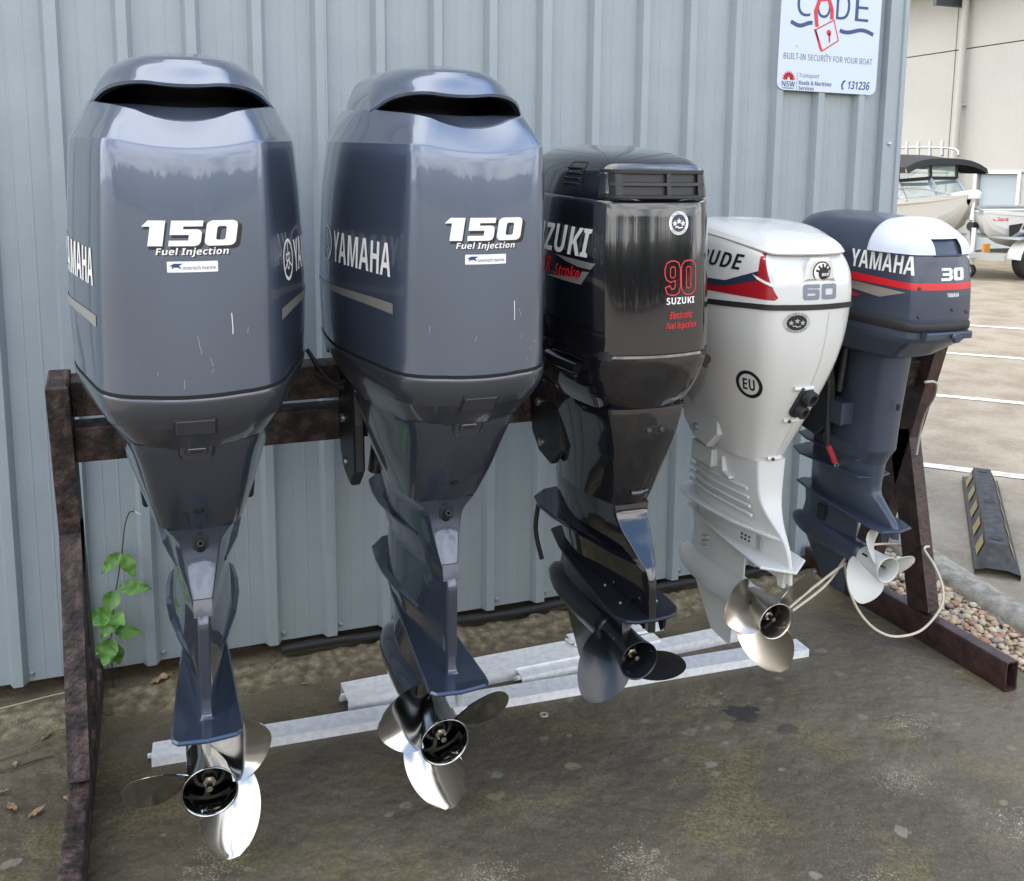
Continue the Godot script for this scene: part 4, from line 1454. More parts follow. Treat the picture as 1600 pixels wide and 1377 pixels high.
# ------------------------------------------------------------------ black motor
func _engine_90() -> void:
	var e := motor("glossy black outboard motor with slotted rear vents and a black propeller", 1.655, 0.0)
	var gb: Material = mats.gloss_black
	var k: Array = []
	for q in [[0.216, 0.474, 0.456, 0.148, 0.205], [0.30, 0.4645, 0.447, 0.149, 0.207], [0.42, 0.4510, 0.434, 0.149, 0.206], [0.52, 0.4398, 0.423, 0.147, 0.203], [0.572, 0.434, 0.418, 0.144, 0.199], [0.581, 0.427, 0.411, 0.140, 0.195]]:
		k.append(ring(q[0], cowl_ctrl(q[1], q[2], q[3], q[4], 0.24, -0.12, 0.055)))
	for q in [[0.590, 0.424, 0.408, 0.142, 0.195], [0.630, 0.418, 0.402, 0.138, 0.186]]:
		k.append(ring(q[0], cowl_ctrl(q[1], q[2], q[3], q[4], 0.23, -0.10)))
	k.append(ring(0.650, cowl_ctrl(0.414, 0.398, 0.134, 0.178, 0.22, -0.09)))
	k.append(ring(0.672, cowl_ctrl(0.385, 0.369, 0.120, 0.160, 0.20, -0.07)))
	k.append(ring(0.690, cowl_ctrl(0.320, 0.305, 0.095, 0.125, 0.17, -0.03)))
	k.append(ring(0.703, cowl_ctrl(0.20, 0.19, 0.04, 0.06, 0.12, 0.04)))
	var cowl := done(loft(k, 3, [5], true, true))
	put("cowling", cowl, gb, e)
	# rear vent panel: a dark moulded frame with four slots
	put("vent_panel", _vent_panel(), mats.black_plastic, e)
	# side louvres by the vent
	for s in [-1.0, 1.0]:
		var lp := begin()
		var nn := Vector3(s * 0.93, 0.22, 0.30).normalized()
		var u := Vector3.UP.cross(nn).normalized()
		var v := nn.cross(u)
		var cs := caster([cowl], Vector3(s * 0.17, 0.632, 0.29), u, v, 0.1)
		for r in 4:
			var lv := begin()
			var lo := Vector3(s * 0.17, 0.632, 0.29) + v * (-0.020 + r * 0.013)
			var dd := hit(cs, Vector2(0, -0.020 + r * 0.013))
			box(lv, lo + nn * (dd if dd > -1.0 else 0.0), Vector3(0.056, 0.005, 0.012), 0.0015, Basis(u, v, nn))
			put("side_louvre", done(lv), mats.black_plastic, e)
		var edge := stroke([Vector2(-0.036, -0.026), Vector2(0.040, -0.034), Vector2(0.030, 0.036), Vector2(-0.026, 0.036)], 0.003, true)
		decal("vent_rim", edge, cs, mats.black_plastic, e, 0.0012)
	# seam and lower pan with hand holds
	var g := begin()
	loft([ring(0.20, cowl_ctrl(0.468, 0.450, 0.145, 0.201, 0.24, -0.12)), ring(0.222, cowl_ctrl(0.468, 0.450, 0.145, 0.201, 0.24, -0.12))], 1, [], false, false, g)
	put("gasket", done(g), mats.rubber, e)
	k = []
	for q in [[0.058, 0.424, 0.406, 0.106, 0.146], [0.075, 0.434, 0.415, 0.114, 0.160], [0.10, 0.448, 0.428, 0.126, 0.178], [0.14, 0.462, 0.442, 0.138, 0.196], [0.185, 0.472, 0.453, 0.146, 0.204], [0.206, 0.4735, 0.4555, 0.1475, 0.2050], [0.212, 0.4715, 0.454, 0.1465, 0.2035], [0.212, 0.466, 0.448, 0.144, 0.20]]:
		k.append(ring(q[0], cowl_ctrl(q[1], q[2], q[3], q[4], 0.24, -0.12, 0.055)))
	put("lower_pan", done(loft(k, 3, [5, 6], true, true)), gb, e)
	for s in [-1.0, 1.0]:
		var hb := begin()
		var a := Vector3(s * 0.180, 0.168, 0.38)
		var b := Vector3(s * 0.202, 0.174, 0.25)
		tube(hb, [a, a.lerp(b, 0.5) + Vector3(s * 0.012, 0.002, 0.004), b], 0.016, 14)
		var hh := put("hand_hold", done(hb), gb, e)
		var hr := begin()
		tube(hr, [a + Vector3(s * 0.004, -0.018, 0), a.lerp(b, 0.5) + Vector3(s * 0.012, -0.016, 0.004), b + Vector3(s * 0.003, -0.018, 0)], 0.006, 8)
		put("hold_recess", done(hr), mats.recess_shade, hh)
	# apron
	k = []
	for q in [[-0.212, 0.362, 0.352, 0.052, 0.098, 0.0], [-0.12, 0.396, 0.385, 0.068, 0.112, -0.01], [-0.03, 0.424, 0.410, 0.086, 0.130, -0.03], [0.04, 0.430, 0.415, 0.102, 0.144, -0.06], [0.066, 0.430, 0.414, 0.106, 0.148, -0.08]]:
		k.append(ring(q[0], cowl_ctrl(q[1], q[2], q[3], q[4], 0.22, q[5], 0.012)))
	put("apron", done(loft(k, 3, [], true, true)), gb, e)
	var bp := begin()
	slab(bp, rect(0.062, 0.024, 0.010), 0.006, 0.001, Transform3D(Basis(Vector3.RIGHT, 0.12), Vector3(0.018, 0.008, 0.4225)))
	var bpo := put("bolt_recess", done(bp), mats.recess_shade, e)
	for q in [-0.018, 0.018]:
		bolt_head(bpo, Vector3(0.018 + q, 0.009, 0.4285), 0.007, Vector3(0, 0, 1), mats.steel_dark)
	var fl := begin()
	tube(fl, [Vector3(-0.012, -0.176, 0.378), Vector3(0.004, -0.175, 0.382), Vector3(0.018, -0.174, 0.379)], 0.0075, 12)
	tube(fl, [Vector3(0.016, -0.174, 0.380), Vector3(0.036, -0.172, 0.375)], 0.0045, 10)
	put("flush_fitting", done(fl), mats.steel_dark, e)
	# leg
	k = []
	for q in [[-0.50, 0.505, 0.010, 0.040, -0.03], [-0.47, 0.504, 0.010, 0.046, -0.03], [-0.43, 0.500, 0.010, 0.056, -0.04], [-0.375, 0.494, 0.011, 0.072, -0.04], [-0.345, 0.482, 0.014, 0.084, -0.04], [-0.33, 0.470, 0.020, 0.082, -0.04], [-0.30, 0.436, 0.030, 0.086, -0.03], [-0.27, 0.398, 0.040, 0.090, -0.02], [-0.24, 0.372, 0.046, 0.094, 0.0], [-0.212, 0.364, 0.050, 0.096, 0.0]]:
		var near := lerpf(q[2], q[3], 0.22)
		k.append(ring(q[0], [[0, q[1]], [q[2], q[1] - 0.002, 0.004], [near, lerpf(q[1], 0.22, 0.45), 0.06], [q[3], 0.14, 0.10], [q[3] * 0.85, 0.03, 0.06], [0, q[4]]], 5, 2))
	put("leg", done(loft(k, 3, [], true, true)), gb, e)
	put("spray_flange", plate([[0, -0.10], [0.06, -0.09], [0.105, -0.05], [0.118, 0.02], [0.112, 0.10], [0.088, 0.22], [0.05, 0.36], [0.012, 0.46], [0, 0.462]], -0.335, 0.013, 0.004), gb, e)
	put("ventilation_plate", plate([[0, -0.09], [0.035, -0.075], [0.060, 0.04], [0.078, 0.21], [0.092, 0.42], [0.091, 0.465], [0.072, 0.497], [0.050, 0.508], [0, 0.513]], -0.460, 0.010, 0.004), mats.prop_black, e)
	for q in [Vector2(-0.045, 0.41), Vector2(-0.04, 0.31), Vector2(0.05, 0.43)]:
		bolt_head(e, Vector3(q.x, -0.460, q.y), 0.004, Vector3.UP, mats.bolt)
	put("gear_case", done(gearcase(-0.466, -0.612, -0.13, 0.29, 0.050, -0.07, 0.31, -0.80)), mats.prop_black, e)
	for q in [[0.0, 0.0], [0.040, 0.02]]:
		var tb := begin()
		slab(tb, PackedVector2Array([Vector2(0.43, 0), Vector2(0.48, 0), Vector2(0.475, -0.030), Vector2(0.46, -0.045)]), 0.009, 0.002, Transform3D(Basis(Vector3(0, 0, 1), Vector3(0, 1, 0), Vector3(-1, 0, 0)), Vector3(q[0] + 0.004, -0.469, q[1])))
		put("trim_tab", done(tb), mats.prop_black, e)
	propeller(e, Vector3(0, -0.612, 0.447), 0.054, 0.15, 0.172, 0.160, 0.42, 202.0, mats.prop_black, mats.steel_dark, 0.05)
	_bracket(e, 0.118, mats.black_plastic)
	var hs := begin()
	tube(hs, spline([Vector3(-0.09, -0.34, -0.04), Vector3(-0.10, -0.44, -0.04), Vector3(-0.085, -0.53, -0.02)], 6), 0.007, 10)
	put("speedo_hose", done(hs), mats.rubber, e)
	# lettering
	var ca := caster([cowl], Vector3(0.0, 0.402, 0.44), Vector3.RIGHT, Vector3.UP, 0.24)
	for q in [0.0, 1.0]:
		# outlined numerals: an outer and an inner red contour
		var c := Vector2(0.028 + q * 0.047, -0.005)
		var outl: Array = Array(moved(rect(0.044, 0.082, 0.019, 6), c))
		var inl: Array = Array(moved(rect(0.014, 0.052, 0.006, 5), c))
		if q == 0.0:
			outl = [Vector2(-0.022, 0.022), Vector2(-0.017, 0.036), Vector2(-0.006, 0.041), Vector2(0.006, 0.041), Vector2(0.017, 0.036), Vector2(0.022, 0.022), Vector2(0.022, -0.022), Vector2(0.017, -0.036), Vector2(0.006, -0.041), Vector2(-0.006, -0.041), Vector2(-0.017, -0.036), Vector2(-0.021, -0.022), Vector2(-0.008, -0.018), Vector2(-0.004, -0.026), Vector2(0.004, -0.026), Vector2(0.007, -0.018), Vector2(0.007, -0.006), Vector2(-0.006, -0.010), Vector2(-0.017, -0.004), Vector2(-0.022, 0.008)]
			inl = Array(rect(0.014, 0.026, 0.006, 5))
			for i in outl.size():
				outl[i] += c
			for i in inl.size():
				inl[i] += c + Vector2(0, 0.014)
		decal("number_outline", stroke(outl, 0.0028, true), ca, mats.decal_red, e, 0.001)
		decal("number_counter", stroke(inl, 0.0024, true), ca, mats.decal_red, e, 0.001)
	decal("maker_name", moved(glyphs("SUZUKI", 0.083, 0.0165, true), Vector2(0.052, -0.060)), ca, mats.decal_white, e, 0.001)
	decal("caption", moved(glyphs("Electronic", 0.066, 0.018, true, 0.18), Vector2(0.054, -0.094)), ca, mats.decal_red, e, 0.001)
	decal("caption", moved(glyphs("Fuel Injection", 0.088, 0.0195, true, 0.18), Vector2(0.054, -0.121)), ca, mats.decal_red, e, 0.001)
	_emission_badge(ca, Vector2(0.045, 0.126), 0.0285, 1.0, e, mats.decal_white, mats.decal_navy)
	var nn := Vector3(-cos(0.36), 0, sin(0.36))
	var u := Vector3.UP.cross(nn)
	var cl := caster([cowl], Vector3(-0.19, 0.425, 0.33), u, Vector3.UP, 0.34)
	decal("maker_name_side", moved(glyphs("SUZUKI", 0.285, 0.072, true, 0.18), Vector2(-0.085, 0.050)), cl, mats.decal_white, e, 0.001)
	decal("caption_side", moved(glyphs("FOUR", 0.10, 0.042, true, 0.25), Vector2(-0.140, -0.018)), cl, mats.decal_red, e, 0.0016)
	decal("caption_side", moved(glyphs("Stroke", 0.10, 0.030, true, 0.25), Vector2(-0.020, -0.026)), cl, mats.decal_red, e, 0.0016)
	decal("wing_stripe", fill(PackedVector2Array([Vector2(-0.075, 0.010), Vector2(0.080, 0.004), Vector2(0.067, -0.012), Vector2(0.020, -0.010), Vector2(-0.025, -0.002)])), cl, mats.decal_silver, e, 0.0008)
	decal("wing_stripe", fill(PackedVector2Array([Vector2(-0.115, -0.048), Vector2(0.030, -0.034), Vector2(0.037, -0.020), Vector2(0.063, -0.018), Vector2(0.037, -0.052), Vector2(0.005, -0.052)])), cl, mats.decal_silver, e, 0.0008)

func _vent_panel() -> ArrayMesh:
	var st := begin()
	_wrap_patch(st, -0.140, 0.140, 0.584, 0.652, 0.003, true)
	for y in [0.590, 0.6195, 0.648]:
		_wrap_patch(st, -0.140, 0.140, y - 0.0045, y + 0.0045, 0.013, false)
	_wrap_patch(st, 0.009, 0.021, 0.590, 0.648, 0.012, false)
	for s in [-1.0, 1.0]:
		_wrap_patch(st, minf(s * 0.101, s * 0.135), maxf(s * 0.101, s * 0.135), 0.592, 0.644, 0.011, false)
	return done(st)

# a strip that follows the aft curve of the black cowling, standing proud by out
func _wrap_patch(st: SurfaceTool, x0: float, x1: float, y0: float, y1: float, out: float, _back := false) -> void:
	var n := 14
	var rows: Array = [PackedVector3Array(), PackedVector3Array(), PackedVector3Array(), PackedVector3Array()]
	for i in n + 1:
		var x := lerpf(x0, x1, float(i) / n)
		for r in 4:
			var y: float = [y0, y0 + 0.001, y1 - 0.001, y1][r]
			var t := smoothstep(0.585, 0.650, y)
			var zc := lerpf(0.427, 0.416, t)
			var ax := absf(x)
			var z := zc - 0.016 * pow(ax / 0.12, 2.0) - 0.9 * maxf(ax - 0.118, 0.0) - 8.0 * pow(maxf(ax - 0.112, 0.0), 2.0)
			rows[r].append(Vector3(x, y, z + (out if (r == 1 or r == 2) else out - 0.008)))
	for r in 3:
		strip(st, rows[r], rows[r + 1], false, r + 1)
	for e in [0, n]:
		var q := [rows[0][e], rows[1][e], rows[2][e], rows[3][e]]
		quad(st, q[0], q[1], q[2], q[3])

func _emission_badge(c: Dictionary, at: Vector2, r: float, sx: float, e: Node3D, light: Material, dark: Material) -> void:
	decal("emission_badge", fill(circle2(at, r, 36, sx)), c, light, e, 0.001)
	decal("badge_field", fill(circle2(at, r * 0.74, 32, sx)), c, dark, e, 0.0015)
	var st := PackedVector2Array()
	for k in 3:
		st.append_array(star(at + Vector2((k - 1) * r * 0.42 * sx, r * (0.16 if k == 1 else -0.02)), r * 0.29))
	st.append_array(stroke([at + Vector2(-0.4 * r, -0.34 * r), at + Vector2(-0.1 * r, -0.30 * r), at + Vector2(0.0, -0.42 * r), at + Vector2(0.4 * r, -0.34 * r)], r * 0.10))
	decal("badge_stars", st, c, light, e, 0.002)
	for q in [["ULTRA-LOW", 1.0], ["EMISSION", -1.0]]:
		var s: String = q[0]
		var tt := PackedVector2Array()
		for i in s.length():
			if s[i] == "-":
				continue
			var a: float = (0.5 - (i + 0.5) / s.length()) * 1.9
			var p := at + Vector2(sin(-a) * sx, cos(a) * q[1]) * r * 0.87
			tt.append_array(moved(glyphs(s[i], r * 0.11, r * 0.16, true), p, a * q[1]))
		decal("badge_words", tt, c, dark, e, 0.0016)

# ------------------------------------------------------------------ white motor
func _engine_60() -> void:
	var e := motor("white outboard motor with dark red side panels and a dull steel propeller", 2.14, 0.0)
	var pw: Material = mats.pearl
	var k: Array = []
	for q in [[0.290, 0.424, 0.406, 0.132, 0.209, 0.016, -0.030], [0.33, 0.422, 0.404, 0.131, 0.204, 0.010, -0.02], [0.38, 0.414, 0.396, 0.129, 0.196, 0.005, 0.0], [0.42, 0.390, 0.374, 0.124, 0.186, 0.0, 0.02], [0.438, 0.364, 0.350, 0.118, 0.176, 0.0, 0.028]]:
		k.append(ring(q[0], [[0, q[1], 0, q[5]], [q[3], q[2], 0.03, q[5]], [q[4], 0.20, 0.12, maxf(q[6], 0.0)], [q[4] * 0.93, -0.02, 0.12, q[6] * 0.6], [q[4] * 0.6, -0.15, 0.08, q[6]], [0, -0.16, 0, q[6]]]))
	var cowl := done(loft(k, 3, [], true, true))
	put("cowling", cowl, pw, e)
	# raised shield on the rear face that carries the badge
	var sh := begin()
	slab(sh, PackedVector2Array([Vector2(-0.052, -0.026), Vector2(0.052, -0.026), Vector2(0.040, 0.022), Vector2(0.028, 0.036), Vector2(-0.028, 0.036), Vector2(-0.040, 0.022)]), 0.020, 0.008, Transform3D(Basis(Vector3.RIGHT, -0.06), Vector3(0.004, 0.393, 0.4015)))
	put("badge_shield", done(sh), pw, e)
	# overhanging cap
	k = []
	for q in [[0.436, 0.356, 0.342, 0.112, 0.168, 0.028], [0.434, 0.392, 0.372, 0.118, 0.177, 0.030], [0.438, 0.395, 0.375, 0.119, 0.178, 0.030], [0.452, 0.382, 0.362, 0.115, 0.170, 0.028], [0.468, 0.352, 0.334, 0.106, 0.154, 0.022], [0.482, 0.295, 0.28, 0.086, 0.124, 0.014], [0.494, 0.21, 0.20, 0.05, 0.07, 0.005], [0.497, 0.16, 0.155, 0.02, 0.03, 0.0]]:
		var f := clampf((q[0] - 0.445) / 0.052, 0, 1)
		k.append(ring(q[0], [[0, q[1]], [q[3], q[2], 0.02], [q[4], lerpf(0.20, 0.14, f), 0.10, q[5]], [q[4] * 0.93, lerpf(-0.02, 0.09, f), 0.10, q[5]], [q[4] * 0.6, lerpf(-0.15, 0.06, f), 0.06, q[5]], [0, lerpf(-0.16, 0.05, f), 0, q[5]]]))
	var cap := done(loft(k, 3, [1, 2, 3], true, true))
	put("top_cap", cap, pw, e)
	# black seam
	var g := begin()
	loft([ring(0.278, [[0, 0.4275, 0, 0.016], [0.1345, 0.4095, 0.03, 0.016], [0.2125, 0.20, 0.12], [0.198, -0.02, 0.12, -0.018], [0.127, -0.154, 0.08, -0.03], [0, -0.164, 0, -0.03]]), ring(0.293, [[0, 0.4275, 0, 0.016], [0.1345, 0.4095, 0.03, 0.016], [0.2125, 0.20, 0.12], [0.198, -0.02, 0.12, -0.018], [0.125, -0.15, 0.08, -0.03], [0, -0.16, 0, -0.03]])], 1, [], false, false, g)
	put("seam_strip", done(g), mats.rubber, e)
	# lower cover tapering to the exhaust housing
	k = []
	for q in [[-0.172, 0.290, 0.280, 0.044, 0.080, -0.06, 0], [-0.145, 0.300, 0.289, 0.052, 0.090, -0.07, 0], [-0.08, 0.330, 0.317, 0.066, 0.114, -0.10, 0], [0.02, 0.374, 0.358, 0.090, 0.152, -0.13, 0], [0.12, 0.406, 0.389, 0.112, 0.186, -0.15, 0], [0.20, 0.420, 0.402, 0.126, 0.205, -0.16, 0], [0.25, 0.424, 0.406, 0.131, 0.210, -0.16, 0.5], [0.280, 0.425, 0.407, 0.133, 0.2105, -0.16, 1.0]]:
		k.append(ring(q[0], [[0, q[1], 0, 0.016 * q[6]], [q[3], q[2], 0.045, 0.016 * q[6]], [q[4], 0.20, 0.12], [q[4] * 0.93, lerpf(0.20, q[5], 0.62), 0.12, -0.018 * q[6]], [q[4] * 0.6, q[5] + 0.012, 0.08, -0.03 * q[6]], [0, q[5], 0, -0.03 * q[6]]]))
	var low := done(loft(k, 3, [], true, true))
	put("lower_cover", low, pw, e)
	var cl := caster([low], Vector3(0, 0.065, 0.40), Vector3.RIGHT, Vector3.UP, 0.32)
	decal("mould_line", stroke([Vector2(0.040, 0.22), Vector2(0.036, 0.10), Vector2(0.014, -0.10), Vector2(0.004, -0.25)], 0.0012), cl, mats.decal_grey, e, 0.0004)
	decal("cover_seam", stroke([Vector2(-0.12, -0.205), Vector2(-0.04, -0.225), Vector2(0.02, -0.228), Vector2(0.10, -0.215)], 0.0022), cl, mat("seam_grey", lin(0.32, 0.32, 0.30), 0.6), e, 0.0004)
	for q in [[Vector3(0.002, 0.072, 0.397), 0.030], [Vector3(-0.002, -0.030, 0.357), 0.022], [Vector3(0.0, -0.160, 0.297), 0.022]]:
		var sc := begin()
		tube(sc, [q[0] - Vector3(q[1], 0, 0.004), q[0], q[0] + Vector3(q[1], 0, -0.004)], 0.0065, 10)
		var so := put("clip", done(sc), pw, e)
		bolt_head(so, q[0] + Vector3(-0.008, 0, 0.005), 0.005, Vector3(-0.5, 0, 1), mats.steel_dark)
	# black rubber ports
	var po := begin()
	slab(po, PackedVector2Array(Array(rect(0.050, 0.098, 0.024, 6))), 0.010, 0.003, Transform3D(Basis(Vector3.RIGHT, 0.36) * Basis(Vector3.BACK, -0.22), Vector3(0.012, 0.028, 0.374)))
	var pob := put("port_plate", done(po), mats.rubber, e)
	for q in [[Vector3(0.019, 0.047, 0.390), 0.022], [Vector3(0.008, 0.006, 0.375), 0.019]]:
		var pr := begin()
		lathe(pr, [Vector2(q[1], 0), Vector2(q[1], 0.020), Vector2(q[1] * 0.9, 0.023), Vector2(q[1] * 0.62, 0.023), Vector2(q[1] * 0.58, 0.006), Vector2(0, 0.006)], 24, Transform3D(Basis(Vector3.RIGHT, 0.30) * Basis(Vector3.UP, 0.2) * TO_Z, q[0]))
		put("port", done(pr), mats.rubber, pob)
	# exhaust housing with ribs
	var wl: Material = mats.pearl_leg
	k = []
	for q in [[-0.49, 0.420, 0.006, 0.030, -0.05], [-0.46, 0.416, 0.006, 0.036, -0.06], [-0.43, 0.410, 0.006, 0.044, -0.06], [-0.40, 0.398, 0.007, 0.056, -0.07], [-0.372, 0.378, 0.009, 0.072, -0.08], [-0.345, 0.350, 0.017, 0.070, -0.08], [-0.31, 0.318, 0.030, 0.071, -0.07], [-0.27, 0.300, 0.040, 0.073, -0.06], [-0.21, 0.294, 0.045, 0.076, -0.05], [-0.168, 0.292, 0.047, 0.080, -0.05]]:
		var near := lerpf(q[2], q[3], 0.25)
		k.append(ring(q[0], [[0, q[1]], [q[2], q[1] - 0.004, 0.008], [near, lerpf(q[1], 0.18, 0.45), 0.05], [q[3], 0.10, 0.08], [q[3] * 0.85, -0.02, 0.05], [0, q[4]]], 5, 2))
	put("exhaust_housing", done(loft(k, 3, [], true, true)), wl, e)
	put("spray_flange", plate([[0, -0.11], [0.05, -0.10], [0.086, -0.06], [0.093, 0.0], [0.088, 0.10], [0.07, 0.21], [0.03, 0.33], [0.008, 0.375], [0, 0.377]], -0.372, 0.012, 0.004), wl, e)
	for s in [-1.0, 1.0]:
		for r in 4:
			var rb := begin()
			var y := -0.262 - r * 0.0235
			tube(rb, spline([Vector3(s * 0.062, y + 0.002, -0.03), Vector3(s * 0.072, y, 0.08), Vector3(s * 0.066, y, 0.16), Vector3(s * 0.050, y, 0.25 + r * 0.010)], 5), 0.0055, 8)
			put("rib", done(rb), wl, e)
		var mt := begin()
		box(mt, Vector3(s * 0.074, -0.215, 0.06), Vector3(0.03, 0.056, 0.12), 0.006)
		put("mount_cover", done(mt), wl, e)
		var gu := begin()
		slab(gu, PackedVector2Array([Vector2(0.145, -0.195), Vector2(0.155, -0.195), Vector2(0.165, -0.237), Vector2(0.195, -0.243), Vector2(0.196, -0.251), Vector2(0.150, -0.251)]), 0.02, 0.003, Transform3D(Basis(Vector3(0, 0, 1), Vector3(0, 1, 0), Vector3(-1, 0, 0)), Vector3(s * 0.068 + 0.01, 0, 0)))
		put("gusset", done(gu), wl, e)
	put("ventilation_plate", plate([[0, -0.10], [0.030, -0.09], [0.056, 0.04], [0.068, 0.20], [0.076, 0.375], [0.0, 0.436]], -0.443, 0.009, 0.003), wl, e)
	put("gear_case", done(gearcase(-0.450, -0.628, -0.16, 0.235, 0.054, -0.10, 0.20, -0.82)), wl, e)
	for r in 3:
		var lv := begin()
		box(lv, Vector3(-0.030, -0.515 - r * 0.016, 0.02), Vector3(0.012, 0.005, 0.04), 0.002, Basis(Vector3.RIGHT, -0.35))
		put("intake_louvre", done(lv), wl, e)
	for r in 2:
		for c in 3:
			bolt_head(e, Vector3(-0.0375 + c * 0.003, -0.414 - r * 0.012, 0.225 + c * 0.014), 0.0035, Vector3(-1, 0, 0.1), mats.recess_shade, "drain_hole")
	var ip := begin()
	box(ip, Vector3(-0.024, -0.416, 0.290), Vector3(0.004, 0.036, 0.024), 0.001)
	put("rating_plate", done(ip), mats.zinc, e)
	var tb := begin()
	slab(tb, PackedVector2Array([Vector2(0.35, 0), Vector2(0.40, 0), Vector2(0.393, -0.058), Vector2(0.368, -0.062)]), 0.012, 0.003, Transform3D(Basis(Vector3(0, 0, 1), Vector3(0, 1, 0), Vector3(-1, 0, 0)), Vector3(0.002, -0.452, 0)))
	put("trim_tab", done(tb), wl, e)
	propeller(e, Vector3(0, -0.628, 0.366), 0.055, 0.135, 0.178, 0.165, 0.42, 152.0, mats.steel_dull, mats.black_plastic, 0.06)
	_bracket(e, 0.098, mats.pearl_leg)
	# lettering
	var ca := caster([cowl], Vector3(0.0, 0.368, 0.41), Vector3.RIGHT, Vector3.UP, 0.24)
	decal("number_60", moved(number(["6", "0w"], 0.050, 0.041, 0.007, 0.0), Vector2(0.010, -0.027)), ca, mats.decal_grey, e, 0.001)
	var bc := Vector2(0.004, 0.026)
	var by := caster([done(sh)], Vector3(0.0, 0.368, 0.41), Vector3.RIGHT, Vector3.UP, 0.24)
	decal("badge_ring", fill(circle2(bc, 0.028, 32)), by, mats.decal_black, e, 0.0008)
	decal("badge_white", fill(circle2(bc, 0.0245, 32)), by, mats.decal_white, e, 0.0013)
	var gear := fill(circle2(bc + Vector2(0.006, -0.004), 0.0165, 28))
	for i in 5:
		gear.append_array(moved(fill(rect(0.006, 0.012)), bc + Vector2(0.006, -0.004) + Vector2(cos(0.6 + i * 0.55), sin(0.6 + i * 0.55)) * 0.0195, 0.6 + i * 0.55 + PI / 2))
	decal("badge_gear", gear, by, mats.decal_black, e, 0.0017)
	decal("badge_letters", moved(glyphs("BRP", 0.021, 0.0075, true, 0.15), bc + Vector2(0.011, -0.007)), by, mats.decal_white, e, 0.0022)
	_emission_badge(caster([low], Vector3(0, 0.262, 0.41), Vector3.RIGHT, Vector3.UP, 0.2), Vector2(-0.058, -0.001), 0.028, 1.35, e, mats.zinc, mats.decal_black)
	# left flank: white panel edged in red and slate, tail of the maker's name
	for s in [-1.0, 1.0]:
		var nn := Vector3(s * cos(0.30), 0, sin(0.30))
		var u := Vector3.UP.cross(nn)
		var cs := caster([cowl], Vector3(s * 0.18, 0.366, 0.30), u, Vector3.UP, 0.36)
		var fx := 1.0 if s < 0 else -1.0
		var dr := PackedVector2Array()
		for q in fill(PackedVector2Array([Vector2(0.052, 0.096), Vector2(0.122, -0.040), Vector2(0.116, -0.047), Vector2(-0.22, -0.051), Vector2(-0.22, -0.034), Vector2(-0.02, -0.018), Vector2(0.062, 0.022)])):
			dr.append(Vector2(q.x * fx + (0.0 if s < 0 else 0.035), q.y))
		decal("red_panel", dr, cs, mats.decal_dark_red, e, 0.0008)
		var sl := PackedVector2Array()
		for q in fill(PackedVector2Array([Vector2(0.062, 0.024), Vector2(0.066, 0.000), Vector2(-0.04, -0.030), Vector2(-0.22, -0.038), Vector2(-0.22, -0.022), Vector2(-0.04, -0.014)])):
			sl.append(Vector2(q.x * fx + (0.0 if s < 0 else 0.035), q.y))
		decal("slate_wedge", sl, cs, mats.decal_navy, e, 0.0013)
		var wh := PackedVector2Array()
		for q in fill(PackedVector2Array([Vector2(0.046, 0.014), Vector2(0.108, -0.004), Vector2(0.110, -0.012), Vector2(0.064, 0.002)])):
			wh.append(Vector2(q.x * fx + (0.0 if s < 0 else 0.035), q.y))
		decal("white_flash", wh, cs, mats.decal_white, e, 0.0018)
		decal("maker_name", moved(glyphs("EVINRUDE", 0.30, 0.042, true, 0.25), Vector2(-0.145 * fx, 0.040)), cs, mats.decal_black, e, 0.001)
	var n2 := Vector3(-cos(0.55), 0, sin(0.55))
	var ce := caster([low], Vector3(-0.15, 0.105, 0.28), Vector3.UP.cross(n2), Vector3.UP, 0.2)
	decal("eu_badge", stroke(Array(circle2(Vector2(0.050, -0.032), 0.036, 32)), 0.010, true), ce, mats.decal_black, e, 0.001)
	decal("eu_letters", moved(glyphs("EU", 0.038, 0.034, true), Vector2(0.050, -0.032)), ce, mats.decal_black, e, 0.001)

